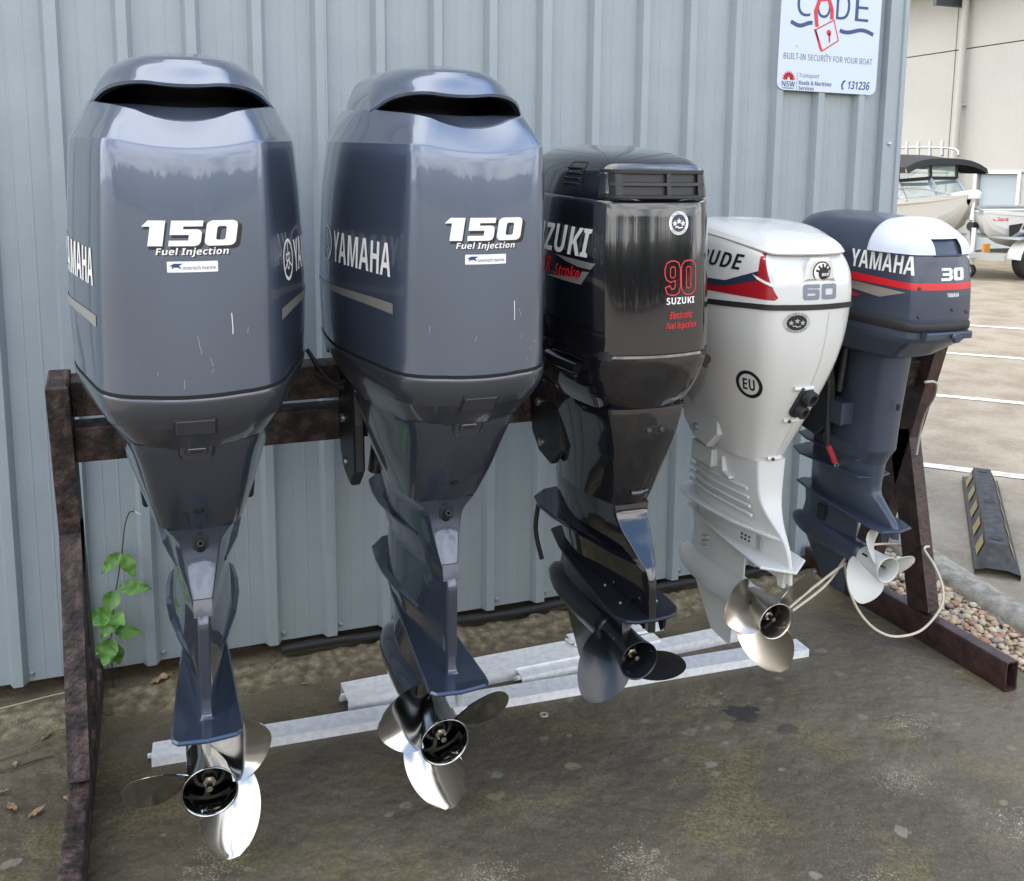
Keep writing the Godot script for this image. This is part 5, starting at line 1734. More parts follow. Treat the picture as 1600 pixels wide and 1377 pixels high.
# ------------------------------------------------------------------ small dark motor with a white lid
func _engine_30() -> void:
	var e := motor("small navy outboard motor with a white lid, red stripe and white propeller", 2.53, 0.0)
	var nv: Material = mats.navy
	var k: Array = []
	for q in [[0.248, 0.474, 0.460, 0.104, 0.156], [0.26, 0.475, 0.461, 0.105, 0.157], [0.33, 0.470, 0.456, 0.104, 0.156], [0.40, 0.458, 0.444, 0.102, 0.154], [0.44, 0.448, 0.432, 0.100, 0.150]]:
		k.append(ring(q[0], cowl_ctrl(q[1], q[2], q[3], q[4], 0.20, -0.10, 0.018)))
	for q in [[0.475, 0.424, 0.406, 0.096, 0.142, -0.08], [0.500, 0.380, 0.362, 0.086, 0.122, -0.05], [0.515, 0.30, 0.284, 0.064, 0.088, 0.0], [0.520, 0.22, 0.21, 0.03, 0.04, 0.04]]:
		k.append(ring(q[0], cowl_ctrl(q[1], q[2], q[3], q[4], 0.18, q[5], 0.02)))
	var cowl := done(loft(k, 3, [1], true, true))
	put("cowling", cowl, nv, e)
	# white lid over the rear half of the top, with a hand grip opening aft
	var lid := begin()
	k = []
	for q in [[0.434, 0.458, 0.442, 0.103, 0.1565], [0.458, 0.449, 0.432, 0.101, 0.151], [0.480, 0.428, 0.408, 0.096, 0.140], [0.502, 0.388, 0.370, 0.086, 0.121], [0.518, 0.345, 0.338, 0.064, 0.088], [0.524, 0.330, 0.327, 0.03, 0.04]]:
		k.append(ring(q[0], [[0, q[1]], [q[3], q[2], 0.02], [lerpf(q[3], q[4], 0.75), lerpf(q[2], 0.32, 0.6), 0.04], [q[4] * 0.995, 0.312, 0.012], [q[4] * 0.5, 0.302, 0.02], [0, 0.300]]))
	loft(k, 3, [], true, true, lid)
	var csg := CSGCombiner3D.new()
	csg.name = "lid"
	var cm := CSGMesh3D.new()
	cm.mesh = done(lid)
	cm.material = mats.white_lid
	csg.add_child(cm)
	var cb := CSGBox3D.new()
	cb.operation = CSGShape3D.OPERATION_SUBTRACTION
	cb.size = Vector3(0.094, 0.044, 0.18)
	cb.position = Vector3(0.006, 0.453, 0.425)
	cb.rotation.x = 0.0
	cb.material = mats.recess_shade  # cut walls coloured near-black for the shade inside the grip
	csg.add_child(cb)
	e.add_child(csg, true)
	var gp := begin()
	box(gp, Vector3(0.006, 0.436, 0.420), Vector3(0.092, 0.006, 0.070), 0.002, Basis(Vector3.RIGHT, 0.12))
	put("grip_floor", done(gp), nv, e)
	# rubber seal, tray and its lip
	var sl := begin()
	loft([ring(0.222, cowl_ctrl(0.474, 0.460, 0.105, 0.158, 0.2, -0.1)), ring(0.230, cowl_ctrl(0.481, 0.467, 0.108, 0.162, 0.2, -0.1)), ring(0.246, cowl_ctrl(0.481, 0.467, 0.108, 0.162, 0.2, -0.1)), ring(0.252, cowl_ctrl(0.474, 0.460, 0.104, 0.157, 0.2, -0.1))], 2, [], true, true, sl)
	put("seal", done(sl), mats.rubber, e)
	k = []
	for q in [[0.122, 0.352, 0.338, 0.066, 0.100, -0.02], [0.134, 0.385, 0.370, 0.078, 0.122, -0.05], [0.192, 0.464, 0.450, 0.103, 0.155, -0.09], [0.206, 0.474, 0.460, 0.106, 0.160, -0.1], [0.224, 0.474, 0.460, 0.106, 0.160, -0.1]]:
		k.append(ring(q[0], cowl_ctrl(q[1], q[2], q[3], q[4], 0.20, q[5], 0.018)))
	put("tray", done(loft(k, 3, [1, 2, 3], true, true)), nv, e)
	var lp := begin()
	box(lp, Vector3(0.006, 0.216, 0.478), Vector3(0.160, 0.020, 0.026), 0.004)
	var lpo := put("tray_lip", done(lp), nv, e)
	var lk := begin()
	lathe(lk, [Vector2(0.0, 0.010), Vector2(0.012, 0.009), Vector2(0.015, 0.0), Vector2(0, 0)], 16, Transform3D(TO_Z, Vector3(0.020, 0.212, 0.496)))
	put("lock_knob", done(lk), nv, lpo)
	for q in [Vector3(-0.086, 0.268, 0.465), Vector3(0.02, 0.286, 0.474), Vector3(0.080, 0.276, 0.466), Vector3(-0.088, 0.345, 0.458)]:
		bolt_head(e, q, 0.0045, Vector3(0, 0, 1), mats.steel_dark)
	# leg
	k = []
	for q in [[-0.42, 0.392, 0.012, 0.026, 0.0], [-0.40, 0.390, 0.012, 0.030, 0.0], [-0.375, 0.376, 0.012, 0.034, -0.01], [-0.335, 0.324, 0.014, 0.044, -0.01], [-0.305, 0.296, 0.018, 0.052, -0.01], [-0.225, 0.294, 0.030, 0.060, -0.01], [-0.205, 0.300, 0.036, 0.064, -0.01], [-0.175, 0.314, 0.046, 0.066, 0.0], [-0.10, 0.316, 0.047, 0.067, 0.05], [-0.03, 0.320, 0.048, 0.068, 0.12], [0.126, 0.332, 0.050, 0.070, 0.14]]:
		k.append(ring(q[0], [[0, q[1]], [q[2], q[1] - 0.008, 0.02], [lerpf(q[2], q[3], 0.8), lerpf(q[1], 0.15, 0.45), 0.06], [q[3], maxf(0.16, q[4] + 0.08), 0.08], [q[3] * 0.85, maxf(0.06, q[4] + 0.03), 0.04], [0, q[4]]], 5, 2))
	put("leg", done(loft(k, 3, [5, 7], true, true)), nv, e)
	for q in [[-0.165, 0.088, 0.26], [-0.215, 0.072, 0.25], [-0.262, 0.094, 0.27]]:
		var fin := plate([[0, -0.05], [q[1] * 0.75, -0.03], [q[1], 0.03], [q[1] * 0.86, 0.14], [0.06, q[2]], [0, q[2] + 0.02]], q[0], 0.006, 0.002)
		put("spray_fin", fin, nv, e)
	put("ventilation_plate", plate([[0, -0.06], [0.030, -0.05], [0.050, 0.06], [0.060, 0.21], [0.066, 0.34], [0.054, 0.384], [0, 0.398]], -0.390, 0.008, 0.003), nv, e)
	var gm := done(gearcase(-0.396, -0.528, -0.09, 0.265, 0.042, -0.04, 0.22, -0.69))
	put("gear_case", gm, nv, e)
	for s in [-1.0, 1.0]:
		var wi := begin()
		box(wi, Vector3(s * 0.026, -0.455, 0.08), Vector3(0.006, 0.048, 0.034), 0.002)
		put("water_intake", done(wi), mats.recess_shade, e)
	var tb := begin()
	slab(tb, PackedVector2Array([Vector2(0.318, 0), Vector2(0.353, 0), Vector2(0.345, -0.050), Vector2(0.331, -0.052)]), 0.008, 0.002, Transform3D(Basis(Vector3(0, 0, 1), Vector3(0, 1, 0), Vector3(-1, 0, 0)), Vector3(0.004, -0.397, 0)))
	put("trim_tab", done(tb), nv, e)
	var bx := begin()
	box(bx, Vector3(-0.082, -0.078, 0.185), Vector3(0.045, 0.070, 0.085), 0.006)
	put("pump_housing", done(bx), nv, e)
	var hl := begin()
	box(hl, Vector3(0.0, -0.03, 0.337), Vector3(0.008, 0.018, 0.008), 0.001)
	put("pilot_hole", done(hl), mats.recess_shade, e)
	propeller(e, Vector3(0, -0.528, 0.366), 0.040, 0.12, 0.130, 0.122, 0.33, 105.0, mats.prop_white, mats.black_plastic, 0.03, 0.010)
	_bracket(e, 0.098, mats.black_plastic)
	# shift rods, fuel pump and linkages in front of the leg
	for q in [[Vector3(-0.085, 0.19, 0.08), Vector3(-0.080, 0.02, 0.09), 0.022], [Vector3(-0.10, 0.16, 0.15), Vector3(-0.10, 0.06, 0.15), 0.016], [Vector3(-0.06, 0.18, 0.17), Vector3(-0.075, -0.02, 0.17), 0.012], [Vector3(0.085, 0.19, 0.08), Vector3(0.080, 0.02, 0.09), 0.022]]:
		var tb2 := begin()
		tube(tb2, [q[0], (q[0] + q[1]) / 2, q[1]], q[2], 12)
		put("linkage_rod", done(tb2), mats.black_plastic, e)
	for q in [Vector3(-0.112, 0.172, 0.10), Vector3(-0.118, 0.10, 0.04), Vector3(-0.105, 0.045, 0.10)]:
		bolt_head(e, q, 0.008, Vector3(-1, 0, 0.3), mats.bolt)
	# lettering and stripes
	var ca := caster([cowl], Vector3(0.0, 0.352, 0.47), Vector3.RIGHT, Vector3.UP, 0.2)
	decal("number_30", moved(number(["3", "0"], 0.040, 0.034, 0.004, 0.0), Vector2(0.022, 0.030)), ca, mats.decal_white, e, 0.001)
	decal("maker_name_small", moved(glyphs("YAMAHA", 0.044, 0.0115, true), Vector2(0.020, -0.026)), ca, mats.decal_white, e, 0.001)
	decal("red_stripe", fill(PackedVector2Array([Vector2(-0.108, -0.012), Vector2(0.11, -0.012), Vector2(0.11, 0.006), Vector2(-0.108, 0.006)])), ca, mats.decal_red, e, 0.0008)
	for s in [-1.0, 1.0]:
		var nn := Vector3(s * cos(0.25), 0, sin(0.25))
		var u := Vector3.UP.cross(nn)
		var cs := caster([cowl], Vector3(s * 0.14, 0.352, 0.27), u, Vector3.UP, 0.36)
		var fx := 1.0 if s < 0 else -1.0
		decal("maker_name", moved(glyphs("YAMAHA", 0.205, 0.050, true), Vector2(0.078 * fx, 0.052)), cs, mats.decal_white, e, 0.001)
		var st := func(p: PackedVector2Array) -> PackedVector2Array:
			var o := PackedVector2Array()
			for q in fill(p):
				o.append(Vector2(q.x * fx, q.y))
			return o
		decal("red_stripe", st.call(PackedVector2Array([Vector2(-0.32, -0.008), Vector2(0.13, -0.012), Vector2(0.215, -0.012), Vector2(0.215, 0.006), Vector2(0.13, 0.006), Vector2(-0.10, 0.014), Vector2(-0.32, 0.014)])), cs, mats.decal_red, e, 0.0008)
		decal("grey_flash", st.call(PackedVector2Array([Vector2(-0.16, -0.012), Vector2(-0.05, -0.012), Vector2(0.165, -0.022), Vector2(0.085, -0.046), Vector2(-0.01, -0.036)])), cs, mats.decal_silver, e, 0.001)
		decal("red_flash", st.call(PackedVector2Array([Vector2(-0.32, -0.022), Vector2(-0.16, -0.024), Vector2(0.02, -0.050), Vector2(0.0, -0.058), Vector2(-0.32, -0.040)])), cs, mats.decal_red, e, 0.001)

# ------------------------------------------------------------------ sign on the shed
func _sign() -> void:
	var s := thing("safety_sign", "white metal boating sign with a red padlock fixed near the shed corner", "sign", Vector3(2.955, 2.10, 0.0325))
	var b := Basis(Vector3.BACK, -0.012)
	s.basis = b
	var st := begin()
	var w := 0.462
	slab(st, moved(rect(w, 0.66, 0.030, 6), Vector2(0, 0.165)), 0.0022, 0.0004)
	put("plate", done(st), mat("sign_face", lin(0.50, 0.555, 0.61), 0.45), s)
	var fr := func(t: PackedVector2Array, m: Material, called: String, lift: float) -> void:
		var q := begin()
		for i in range(0, t.size(), 3):
			var a := Vector3(t[i].x, t[i].y, lift)
			var c := Vector3(t[i + 1].x, t[i + 1].y, lift)
			var d := Vector3(t[i + 2].x, t[i + 2].y, lift)
			if (c - a).cross(d - a).z > 0:
				tri(q, a, d, c)
			else:
				tri(q, a, c, d)
		put(called, done(q), m, s)
	var navy: Material = mat("sign_blue", lin(0.010, 0.045, 0.14), 0.45)
	var red: Material = mat("sign_red", lin(0.50, 0.012, 0.03), 0.45)
	var lets := ["C", "O", "D", "E"]
	for i in 4:
		fr.call(moved(glyphs(lets[i], 0.064, 0.10, false), Vector2(-0.128 + i * 0.089, 0.158)), navy, "letter", 0.0026)
	var w1: Array = []
	var w2: Array = []
	for i in 13:
		var t := i / 12.0
		w1.append(Vector2(-0.185 + 0.098 * t, 0.080 + 0.007 * sin(t * TAU * 0.9 + 2.4)))
		w2.append(Vector2(0.040 + 0.160 * t, 0.072 + 0.008 * sin(t * TAU + 3.6) - 0.006 * t))
	fr.call(stroke(w1, 0.015), navy, "wave", 0.0026)
	fr.call(stroke(w2, 0.015), navy, "wave", 0.0026)
	# padlock
	var lock := PackedVector2Array()
	var p := [Vector2(-0.072, 0.062), Vector2(0.010, 0.104), Vector2(0.036, 0.030), Vector2(-0.038, -0.014)]
	fr.call(fill(PackedVector2Array(p)), mat("sign_face", Color.WHITE), "padlock_body", 0.0029)
	lock.append_array(stroke(p, 0.005, true))
	lock.append_array(fill(PackedVector2Array([p[0] + Vector2(-0.008, 0.004), p[0] + Vector2(0.004, 0), p[3] + Vector2(0.006, 0), p[3] + Vector2(-0.008, 0.003)])))
	lock.append_array(stroke([Vector2(-0.066, 0.074), Vector2(-0.076, 0.130), Vector2(-0.060, 0.175), Vector2(-0.020, 0.180), Vector2(-0.002, 0.140), Vector2(0.0, 0.106)], 0.016))
	lock.append_array(fill(circle2(Vector2(-0.010, 0.056), 0.011, 20)))
	lock.append_array(fill(PackedVector2Array([Vector2(-0.013, 0.052), Vector2(-0.003, 0.054), Vector2(-0.001, 0.022), Vector2(-0.008, 0.020)])))
	fr.call(lock, red, "padlock", 0.0033)
	fr.call(moved(glyphs("BUILT-IN SECURITY FOR YOUR BOAT", 0.412, 0.0225, false), Vector2(-0.002, -0.040)), navy, "slogan", 0.0026)
	var fl := PackedVector2Array()
	for i in 9:
		var a := PI * (0.02 + 0.96 * i / 8.0)
		fl.append_array(moved(fill(PackedVector2Array([Vector2(0.006, -0.004), Vector2(0.020, -0.0055), Vector2(0.031, 0), Vector2(0.020, 0.0055), Vector2(0.006, 0.004)])), Vector2(-0.180, -0.124), a))
	fr.call(fl, red, "waratah", 0.0026)
	fr.call(moved(glyphs("NSW", 0.060, 0.020, true), Vector2(-0.180, -0.142)), navy, "state_name", 0.0026)
	fr.call(moved(glyphs("GOVERNMENT", 0.056, 0.0055, true), Vector2(-0.180, -0.1575)), navy, "state_caption", 0.0026)
	fr.call(moved(fill(rect(0.0016, 0.066)), Vector2(-0.142, -0.130)), navy, "rule", 0.0026)
	fr.call(moved(glyphs("Transport", 0.092, 0.020, false), Vector2(-0.088, -0.110)), navy, "agency", 0.0026)
	fr.call(moved(glyphs("Roads & Maritime", 0.150, 0.0165, true), Vector2(-0.058, -0.1345)), navy, "agency", 0.0026)
	fr.call(moved(glyphs("Services", 0.070, 0.0155, true), Vector2(-0.098, -0.1545)), navy, "agency", 0.0026)
	fr.call(moved(glyphs("131236", 0.104, 0.031, true, 0.12), Vector2(0.146, -0.132)), navy, "phone_number", 0.0026)
	fr.call(stroke([Vector2(0.082, -0.117), Vector2(0.074, -0.121), Vector2(0.067, -0.134), Vector2(0.069, -0.146), Vector2(0.074, -0.150)], 0.0075), navy, "handset", 0.0026)
	for q in [Vector2(-0.012, -0.022), Vector2(-0.15, 0.0), Vector2(0.04, 0.44)]:
		bolt_head(s, Vector3(q.x, q.y, 0.002), 0.004, Vector3(0, 0, 1), mats.bolt, "rivet")

# ------------------------------------------------------------------ boats on trailers across the car park
# hull from stations along +z (bow): [z, half beam, keel y, sheer y]
func hull(stations: Array) -> ArrayMesh:
	var st := begin()
	var prev := PackedVector3Array()
	for i in stations.size():
		var q: Array = stations[i]
		var w: float = q[1]
		var r := PackedVector3Array()
		for s in [-1.0, 1.0]:
			var half := [Vector3(0, q[2], q[0]), Vector3(s * w * 0.62, lerpf(q[2], q[3], 0.22), q[0]), Vector3(s * w * 0.86, lerpf(q[2], q[3], 0.40), q[0]), Vector3(s * w * 0.97, lerpf(q[2], q[3], 0.85), q[0] + 0.02), Vector3(s * w * 1.03, lerpf(q[2], q[3], 0.88), q[0] + 0.02), Vector3(s * w * 1.03, q[3], q[0] + 0.03), Vector3(s * w * 0.86, q[3] + 0.01, q[0])]
			if s < 0:
				half.reverse()
				for v in half:
					r.append(v)
			else:
				for v in range(1, half.size()):
					r.append(half[v])
		if i > 0:
			for j in r.size() - 1:
				quad(st, prev[j], r[j], r[j + 1], prev[j + 1], 1 + (j if j < 6 else 12 - j))
		prev = r
		if i == 0:
			for j in range(1, r.size() - 1):
				tri(st, r[0], r[j], r[j + 1])
	return done(st)

func wheel(parent: Node3D, at: Vector3, r: float, w: float, axis: Vector3) -> void:
	var x := Transform3D(Basis(Vector3(axis.z, 0, -axis.x), axis, Vector3.UP) if absf(axis.y) < 0.5 else Basis(), at)
	var n := Node3D.new()
	n.name = "wheel"
	parent.add_child(n, true)
	var st := begin()
	lathe(st, [Vector2(r * 0.64, -w / 2), Vector2(r * 0.93, -w / 2), Vector2(r, -w * 0.32), Vector2(r, w * 0.32), Vector2(r * 0.93, w / 2), Vector2(r * 0.64, w / 2)], 32, x, false)
	put("tyre", done(st), mats.rubber, n)
	var s2 := begin()
	lathe(s2, [Vector2(0, w * 0.20), Vector2(r * 0.2, w * 0.20), Vector2(r * 0.24, w * 0.10), Vector2(r * 0.5, w * 0.12), Vector2(r * 0.6, w * 0.42), Vector2(r * 0.66, w * 0.46), Vector2(r * 0.66, -w * 0.46), Vector2(r * 0.3, -w * 0.3), Vector2(0, -w * 0.3)], 28, x)
	for k in 5:
		var a := TAU * k / 5
		var d: Vector3 = x.basis.x * cos(a) + x.basis.z * sin(a)
		bar(s2, at + d * r * 0.15 + axis * w * 0.22, at + d * r * 0.6 + axis * w * 0.38, r * 0.16, w * 0.12, axis, 0.002)
	put("rim", done(s2), mats.zinc, n)

func pane_mat() -> StandardMaterial3D:
	if mats.has("pane"):
		return mats.pane
	var m := StandardMaterial3D.new()
	m.resource_name = "pane"
	m.albedo_color = Color(0.75, 0.88, 0.88, 0.22)
	m.transparency = BaseMaterial3D.TRANSPARENCY_ALPHA
	m.roughness = 0.05
	mats.pane = m
	return m

func _far_boats() -> void:
	# cabin boat, bow towards +z
	var b := thing("cabin_boat", "cream half cabin boat with a black canopy and wrap round windscreen", "boat", Vector3(13.0, 0.0, -8.75))
	var hm := mat("hull_cream", lin(0.56, 0.545, 0.49), 0.35)
	var hs: Array = []
	for q in [[-4.6, 1.0, 0.42, 1.06], [-3.2, 1.04, 0.42, 1.08], [-2.0, 1.02, 0.43, 1.12], [-1.3, 0.92, 0.47, 1.18], [-0.8, 0.72, 0.54, 1.24], [-0.45, 0.46, 0.66, 1.28], [-0.25, 0.24, 0.88, 1.31], [-0.10, 0.05, 1.15, 1.33]]:
		hs.append(q)
	put("hull", hull(hs), hm, b)
	var dk := begin()
	var ra := PackedVector3Array()
	var rb := PackedVector3Array()
	var rc := PackedVector3Array()
	for q in hs:
		ra.append(Vector3(-q[1] * 0.86, q[3] + 0.01, q[0]))
		rb.append(Vector3(0, q[3] + 0.07, q[0]))
		rc.append(Vector3(q[1] * 0.86, q[3] + 0.01, q[0]))
	strip(dk, ra, rb, false, 1, true)
	strip(dk, rb, rc, false, 1, true)
	put("deck", done(dk), mats.white_paint, b)
	# windscreen: raked panes on a curve
	var wp := [Vector3(-0.90, 1.12, -2.6), Vector3(-0.86, 1.15, -1.5), Vector3(-0.70, 1.21, -0.72), Vector3(-0.30, 1.26, -0.38), Vector3(0.30, 1.26, -0.38), Vector3(0.70, 1.21, -0.72), Vector3(0.86, 1.15, -1.5), Vector3(0.90, 1.12, -2.6)]
	var rake := Vector3(0, 0.33, -0.28)
	for i in wp.size() - 1:
		var a: Vector3 = wp[i]
		var c: Vector3 = wp[i + 1]
		var inw := Vector3(-signf(a.x + c.x) * 0.06, 0, 0)
		var a2 := a * Vector3(0.92, 1, 1) + rake
		var c2 := c * Vector3(0.92, 1, 1) + rake
		var st := begin()
		quad(st, a, a2, c2, c)
		put("windscreen_pane", done(st), pane_mat(), b)
		var fr := begin()
		tube(fr, [a, (a + a2) / 2, a2], 0.022, 8)
		put("screen_post", done(fr), mats.zinc, b)
		var tr := begin()
		tube(tr, [a2, (a2 + c2) / 2, c2], 0.03, 8)
		put("screen_rail", done(tr), mats.rubber, b)
		# clear curtain panes between the screen and the canopy
		var top_a := a2 + Vector3(0, 0.27, -0.03)
		var top_c := c2 + Vector3(0, 0.27, -0.03)
		var cu := begin()
		quad(cu, a2, top_a, top_c, c2)
		put("clear_curtain", done(cu), pane_mat(), b)
		var cf := begin()
		tube(cf, [a2, (a2 + top_a) / 2, top_a], 0.022, 8)
		put("curtain_seam", done(cf), mats.rubber, b)
	# canopy
	var cn := begin()
	var rows: Array = []
	for i in 9:
		var z := -0.60 - i * 0.36
		var r := PackedVector3Array()
		for j in 11:
			var t := -1.0 + j * 0.2
			var drop := 0.16 * pow(absf(t), 3.0)
			var fz := 0.10 * smoothstep(0.35, 0.0, i / 8.0)
			r.append(Vector3(t * 0.88, 2.02 - drop - fz - 0.02 * i * 0.3, z))
		rows.append(r)
	for i in 8:
		strip(cn, rows[i], rows[i + 1], false, 1)
	for s in [0, 10]:
		var lo := PackedVector3Array()
		var hi := PackedVector3Array()
		for i in 9:
			hi.append(rows[i][s])
			lo.append(rows[i][s] - Vector3(0, 0.09 + 0.03 * sin(i * 0.8), 0))
		strip(cn, hi, lo, false, 2)
	var f1 := PackedVector3Array()
	for v in rows[0]:
		f1.append(v - Vector3(0, 0.10, -0.05))
	strip(cn, f1, rows[0], false, 3)
	put("canopy", done(cn), mat("canvas_black", lin(0.02, 0.02, 0.021), 0.85), b)
	for i in 5:
		var rh := begin()
		var z := -1.25 - i * 0.28
		tube(rh, [Vector3(0.52, 1.98, z), Vector3(0.55, 2.16, z - 0.05), Vector3(0.57, 2.24, z - 0.07)], 0.03, 8)
		put("rod_holder", done(rh), mats.zinc, b)
	var rl := begin()
	tube(rl, spline([Vector3(0.48, 1.98, -0.85), Vector3(0.53, 2.10, -1.05), Vector3(0.55, 2.14, -2.2), Vector3(0.55, 2.13, -4.2)], 5), 0.018, 8)
	put("rocket_rail", done(rl), mats.zinc, b)
	var br := begin()
	tube(br, spline([Vector3(-0.95, 1.16, -2.0), Vector3(-0.92, 1.38, -1.9), Vector3(-0.85, 1.40, -1.3), Vector3(-0.60, 1.42, -0.65), Vector3(-0.40, 1.38, -0.42), Vector3(-0.20, 1.32, -0.25)], 6), 0.016, 8)
	for q in [[-0.90, 1.17, -1.5, 1.39], [-0.74, 1.22, -0.9, 1.41]]:
		tube(br, [Vector3(q[0], q[1], q[2]), Vector3(q[0], q[3], q[2])], 0.014, 8)
	put("bow_rail", done(br), mats.zinc, b)
	var st2 := begin()
	loft([ring(1.10, [[0, -2.2], [0.2, -2.22, 0.05], [0.2, -2.5, 0.05], [0, -2.52]]), ring(1.55, [[0, -2.4], [0.18, -2.42, 0.05], [0.18, -2.55, 0.05], [0, -2.57]])], 2, [], true, true, st2)
	put("helm_seat", done(st2), mats.black_plastic, b, Transform3D(Basis(), Vector3(-0.4, 0, 0)))
	var an := begin()
	slab(an, PackedVector2Array([Vector2(-0.25, 1.30), Vector2(0.10, 1.33), Vector2(0.13, 1.42), Vector2(0.06, 1.47), Vector2(-0.10, 1.46), Vector2(-0.25, 1.38)]), 0.08, 0.015, Transform3D(Basis(Vector3(0, 0, 1), Vector3(0, 1, 0), Vector3(-1, 0, 0)), Vector3(0.04, -0.06, 0)))
	put("bow_sprit", done(an), mats.white_paint, b)
	var ft := begin()
	var nm := glyphs("ROBERTSON", 0.85, 0.14, true)
	for i in range(0, nm.size(), 3):
		var w: Array[Vector3] = []
		for j in 3:
			var z := -1.75 + nm[i + j].x
			w.append(Vector3(-1.03 + 0.16 * smoothstep(-2.2, -1.2, z), 0.98 + nm[i + j].y + 0.04 * (z + 2.0), z))
		tri(ft, w[0], w[2], w[1], 1)
	put("boat_name", done(ft), mat("name_tan", lin(0.42, 0.36, 0.26), 0.5), b)
	# its trailer
	var t := thing("boat_trailer", "galvanised trailer under the cabin boat with winch post and jockey wheel", "trailer", Vector3(13.0, 0, -8.75))
	var fm := begin()
	for s in [-1.0, 1.0]:
		bar(fm, Vector3(s * 0.75, 0.36, -4.6), Vector3(s * 0.72, 0.36, -1.2), 0.06, 0.10)
		bar(fm, Vector3(s * 0.72, 0.36, -1.2), Vector3(0, 0.36, 0.7), 0.06, 0.10)
	put("frame", done(fm), mats.zinc, t)
	var wpst := begin()
	bar(wpst, Vector3(0, 0.38, 0.02), Vector3(0, 0.92, -0.06), 0.07, 0.07, Vector3(1, 0, 0))
	put("winch_post", done(wpst), mats.zinc, t)
	var wi := begin()
	lathe(wi, [Vector2(0, -0.06), Vector2(0.07, -0.06), Vector2(0.07, -0.045), Vector2(0.035, -0.045), Vector2(0.035, 0.045), Vector2(0.07, 0.045), Vector2(0.07, 0.06), Vector2(0, 0.06)], 20, Transform3D(Basis(Vector3.BACK, PI / 2), Vector3(0, 0.82, 0.02)))
	put("winch", done(wi), mats.black_plastic, t)
	var jk := begin()
	tube(jk, [Vector3(-0.05, 0.16, 0.10), Vector3(-0.05, 0.5, 0.10), Vector3(-0.05, 0.80, 0.10)], 0.035, 12)
	put("jockey_post", done(jk), mats.white_paint, t)
	wheel(t, Vector3(-0.05, 0.11, 0.06), 0.12, 0.07, Vector3(1, 0, 0))
	for s in [-1.0, 1.0]:
		wheel(t, Vector3(s * 0.98, 0.30, -3.0), 0.30, 0.18, Vector3(s, 0, 0))
	# open aluminium boat, bow towards -x
	var d := thing("dinghy", "white aluminium runabout with black and blue side graphics at the frame edge", "boat", Vector3(12.98, 0.0, -8.55))
	var ds: Array = []
	for q in [[-4.0, 0.88, 0.40, 1.08], [-2.6, 0.90, 0.40, 1.08], [-1.5, 0.84, 0.42, 1.09], [-0.8, 0.66, 0.46, 1.09], [-0.35, 0.44, 0.55, 1.08], [-0.1, 0.22, 0.72, 1.07], [0.0, 0.05, 0.98, 1.06]]:
		ds.append(q)
	var turn := Transform3D(Basis(Vector3.UP, -PI / 2), Vector3.ZERO)
	put("hull", hull(ds), mat("hull_white", lin(0.64, 0.64, 0.63), 0.32), d, turn)
	var fl := begin()
	box(fl, Vector3(1.9, 0.66, 0), Vector3(3.4, 0.04, 1.2), 0.01)
	put("cockpit_floor", done(fl), mats.zinc, d)
	var gun := begin()
	for s in [-1.0, 1.0]:
		tube(gun, spline([Vector3(0.02, 1.08, 0), Vector3(0.35, 1.10, s * 0.45), Vector3(0.8, 1.11, s * 0.67), Vector3(1.5, 1.11, s * 0.85), Vector3(4.0, 1.10, s * 0.90)], 5), 0.028, 8)
	put("gunwale", done(gun), mats.zinc, d)
	var bl := begin()
	tube(bl, spline([Vector3(0.50, 1.10, 0.50), Vector3(0.55, 1.24, 0.48), Vector3(1.0, 1.26, 0.66), Vector3(1.4, 1.25, 0.78), Vector3(1.45, 1.12, 0.80)], 6), 0.016, 8)
	put("grab_rail", done(bl), mats.zinc, d)
	var cs := begin()
	loft([ring(0.68, [[0, 0.2], [0.18, 0.18, 0.05], [0.18, -0.2, 0.05], [0, -0.22]]), ring(1.30, [[0, 0.16], [0.20, 0.14, 0.06], [0.20, -0.18, 0.06], [0, -0.2]]), ring(1.50, [[0, 0.02], [0.16, 0.0, 0.06], [0.16, -0.14, 0.05], [0, -0.16]])], 3, [], true, true, cs)
	put("console", done(cs), mats.white_paint, d, Transform3D(Basis(Vector3.UP, -PI / 2), Vector3(1.35, 0, 0.1)))
	var hd := begin()
	tube(hd, spline([Vector3(1.30, 1.42, 0.25), Vector3(1.34, 1.58, 0.2), Vector3(1.44, 1.62, 0.05), Vector3(1.55, 1.58, -0.1)], 5), 0.07, 10)
	put("seat_back", done(hd), mats.black_plastic, d)
	# side graphics: drawn as flat marks on the topside
	var gr := func(poly: PackedVector2Array, m: Material, called: String, isf: bool) -> void:
		var q := begin()
		var tr := poly if isf else fill(poly)
		for i in range(0, tr.size(), 3):
			var w: Array[Vector3] = []
			for j in 3:
				var x := tr[i + j].x
				var wid := 0.0
				for n in ds.size() - 1:
					if x <= -ds[n][0] and x >= -ds[n + 1][0]:
						wid = lerpf(ds[n + 1][1], ds[n][1], (x + ds[n + 1][0]) / (ds[n + 1][0] - ds[n][0]))
				var ty := clampf((tr[i + j].y - 0.68) / 0.35, 0, 1)
				w.append(Vector3(x, tr[i + j].y, wid * lerpf(0.87, 0.975, ty) + 0.012))
			tri(q, w[0], w[2], w[1], 1)
		put(called, done(q), m, d)
	gr.call(PackedVector2Array([Vector2(0.24, 0.86), Vector2(0.40, 0.90), Vector2(0.36, 0.76), Vector2(0.26, 0.66)]), mats.decal_black, "black_flash", false)
	gr.call(PackedVector2Array([Vector2(0.43, 0.90), Vector2(0.66, 0.87), Vector2(0.54, 0.81), Vector2(0.40, 0.80)]), mats.decal_black, "black_flash", false)
	gr.call(PackedVector2Array([Vector2(0.34, 0.68), Vector2(0.50, 0.69), Vector2(0.78, 0.87), Vector2(0.62, 0.83)]), mats.decal_blue, "blue_flash", false)
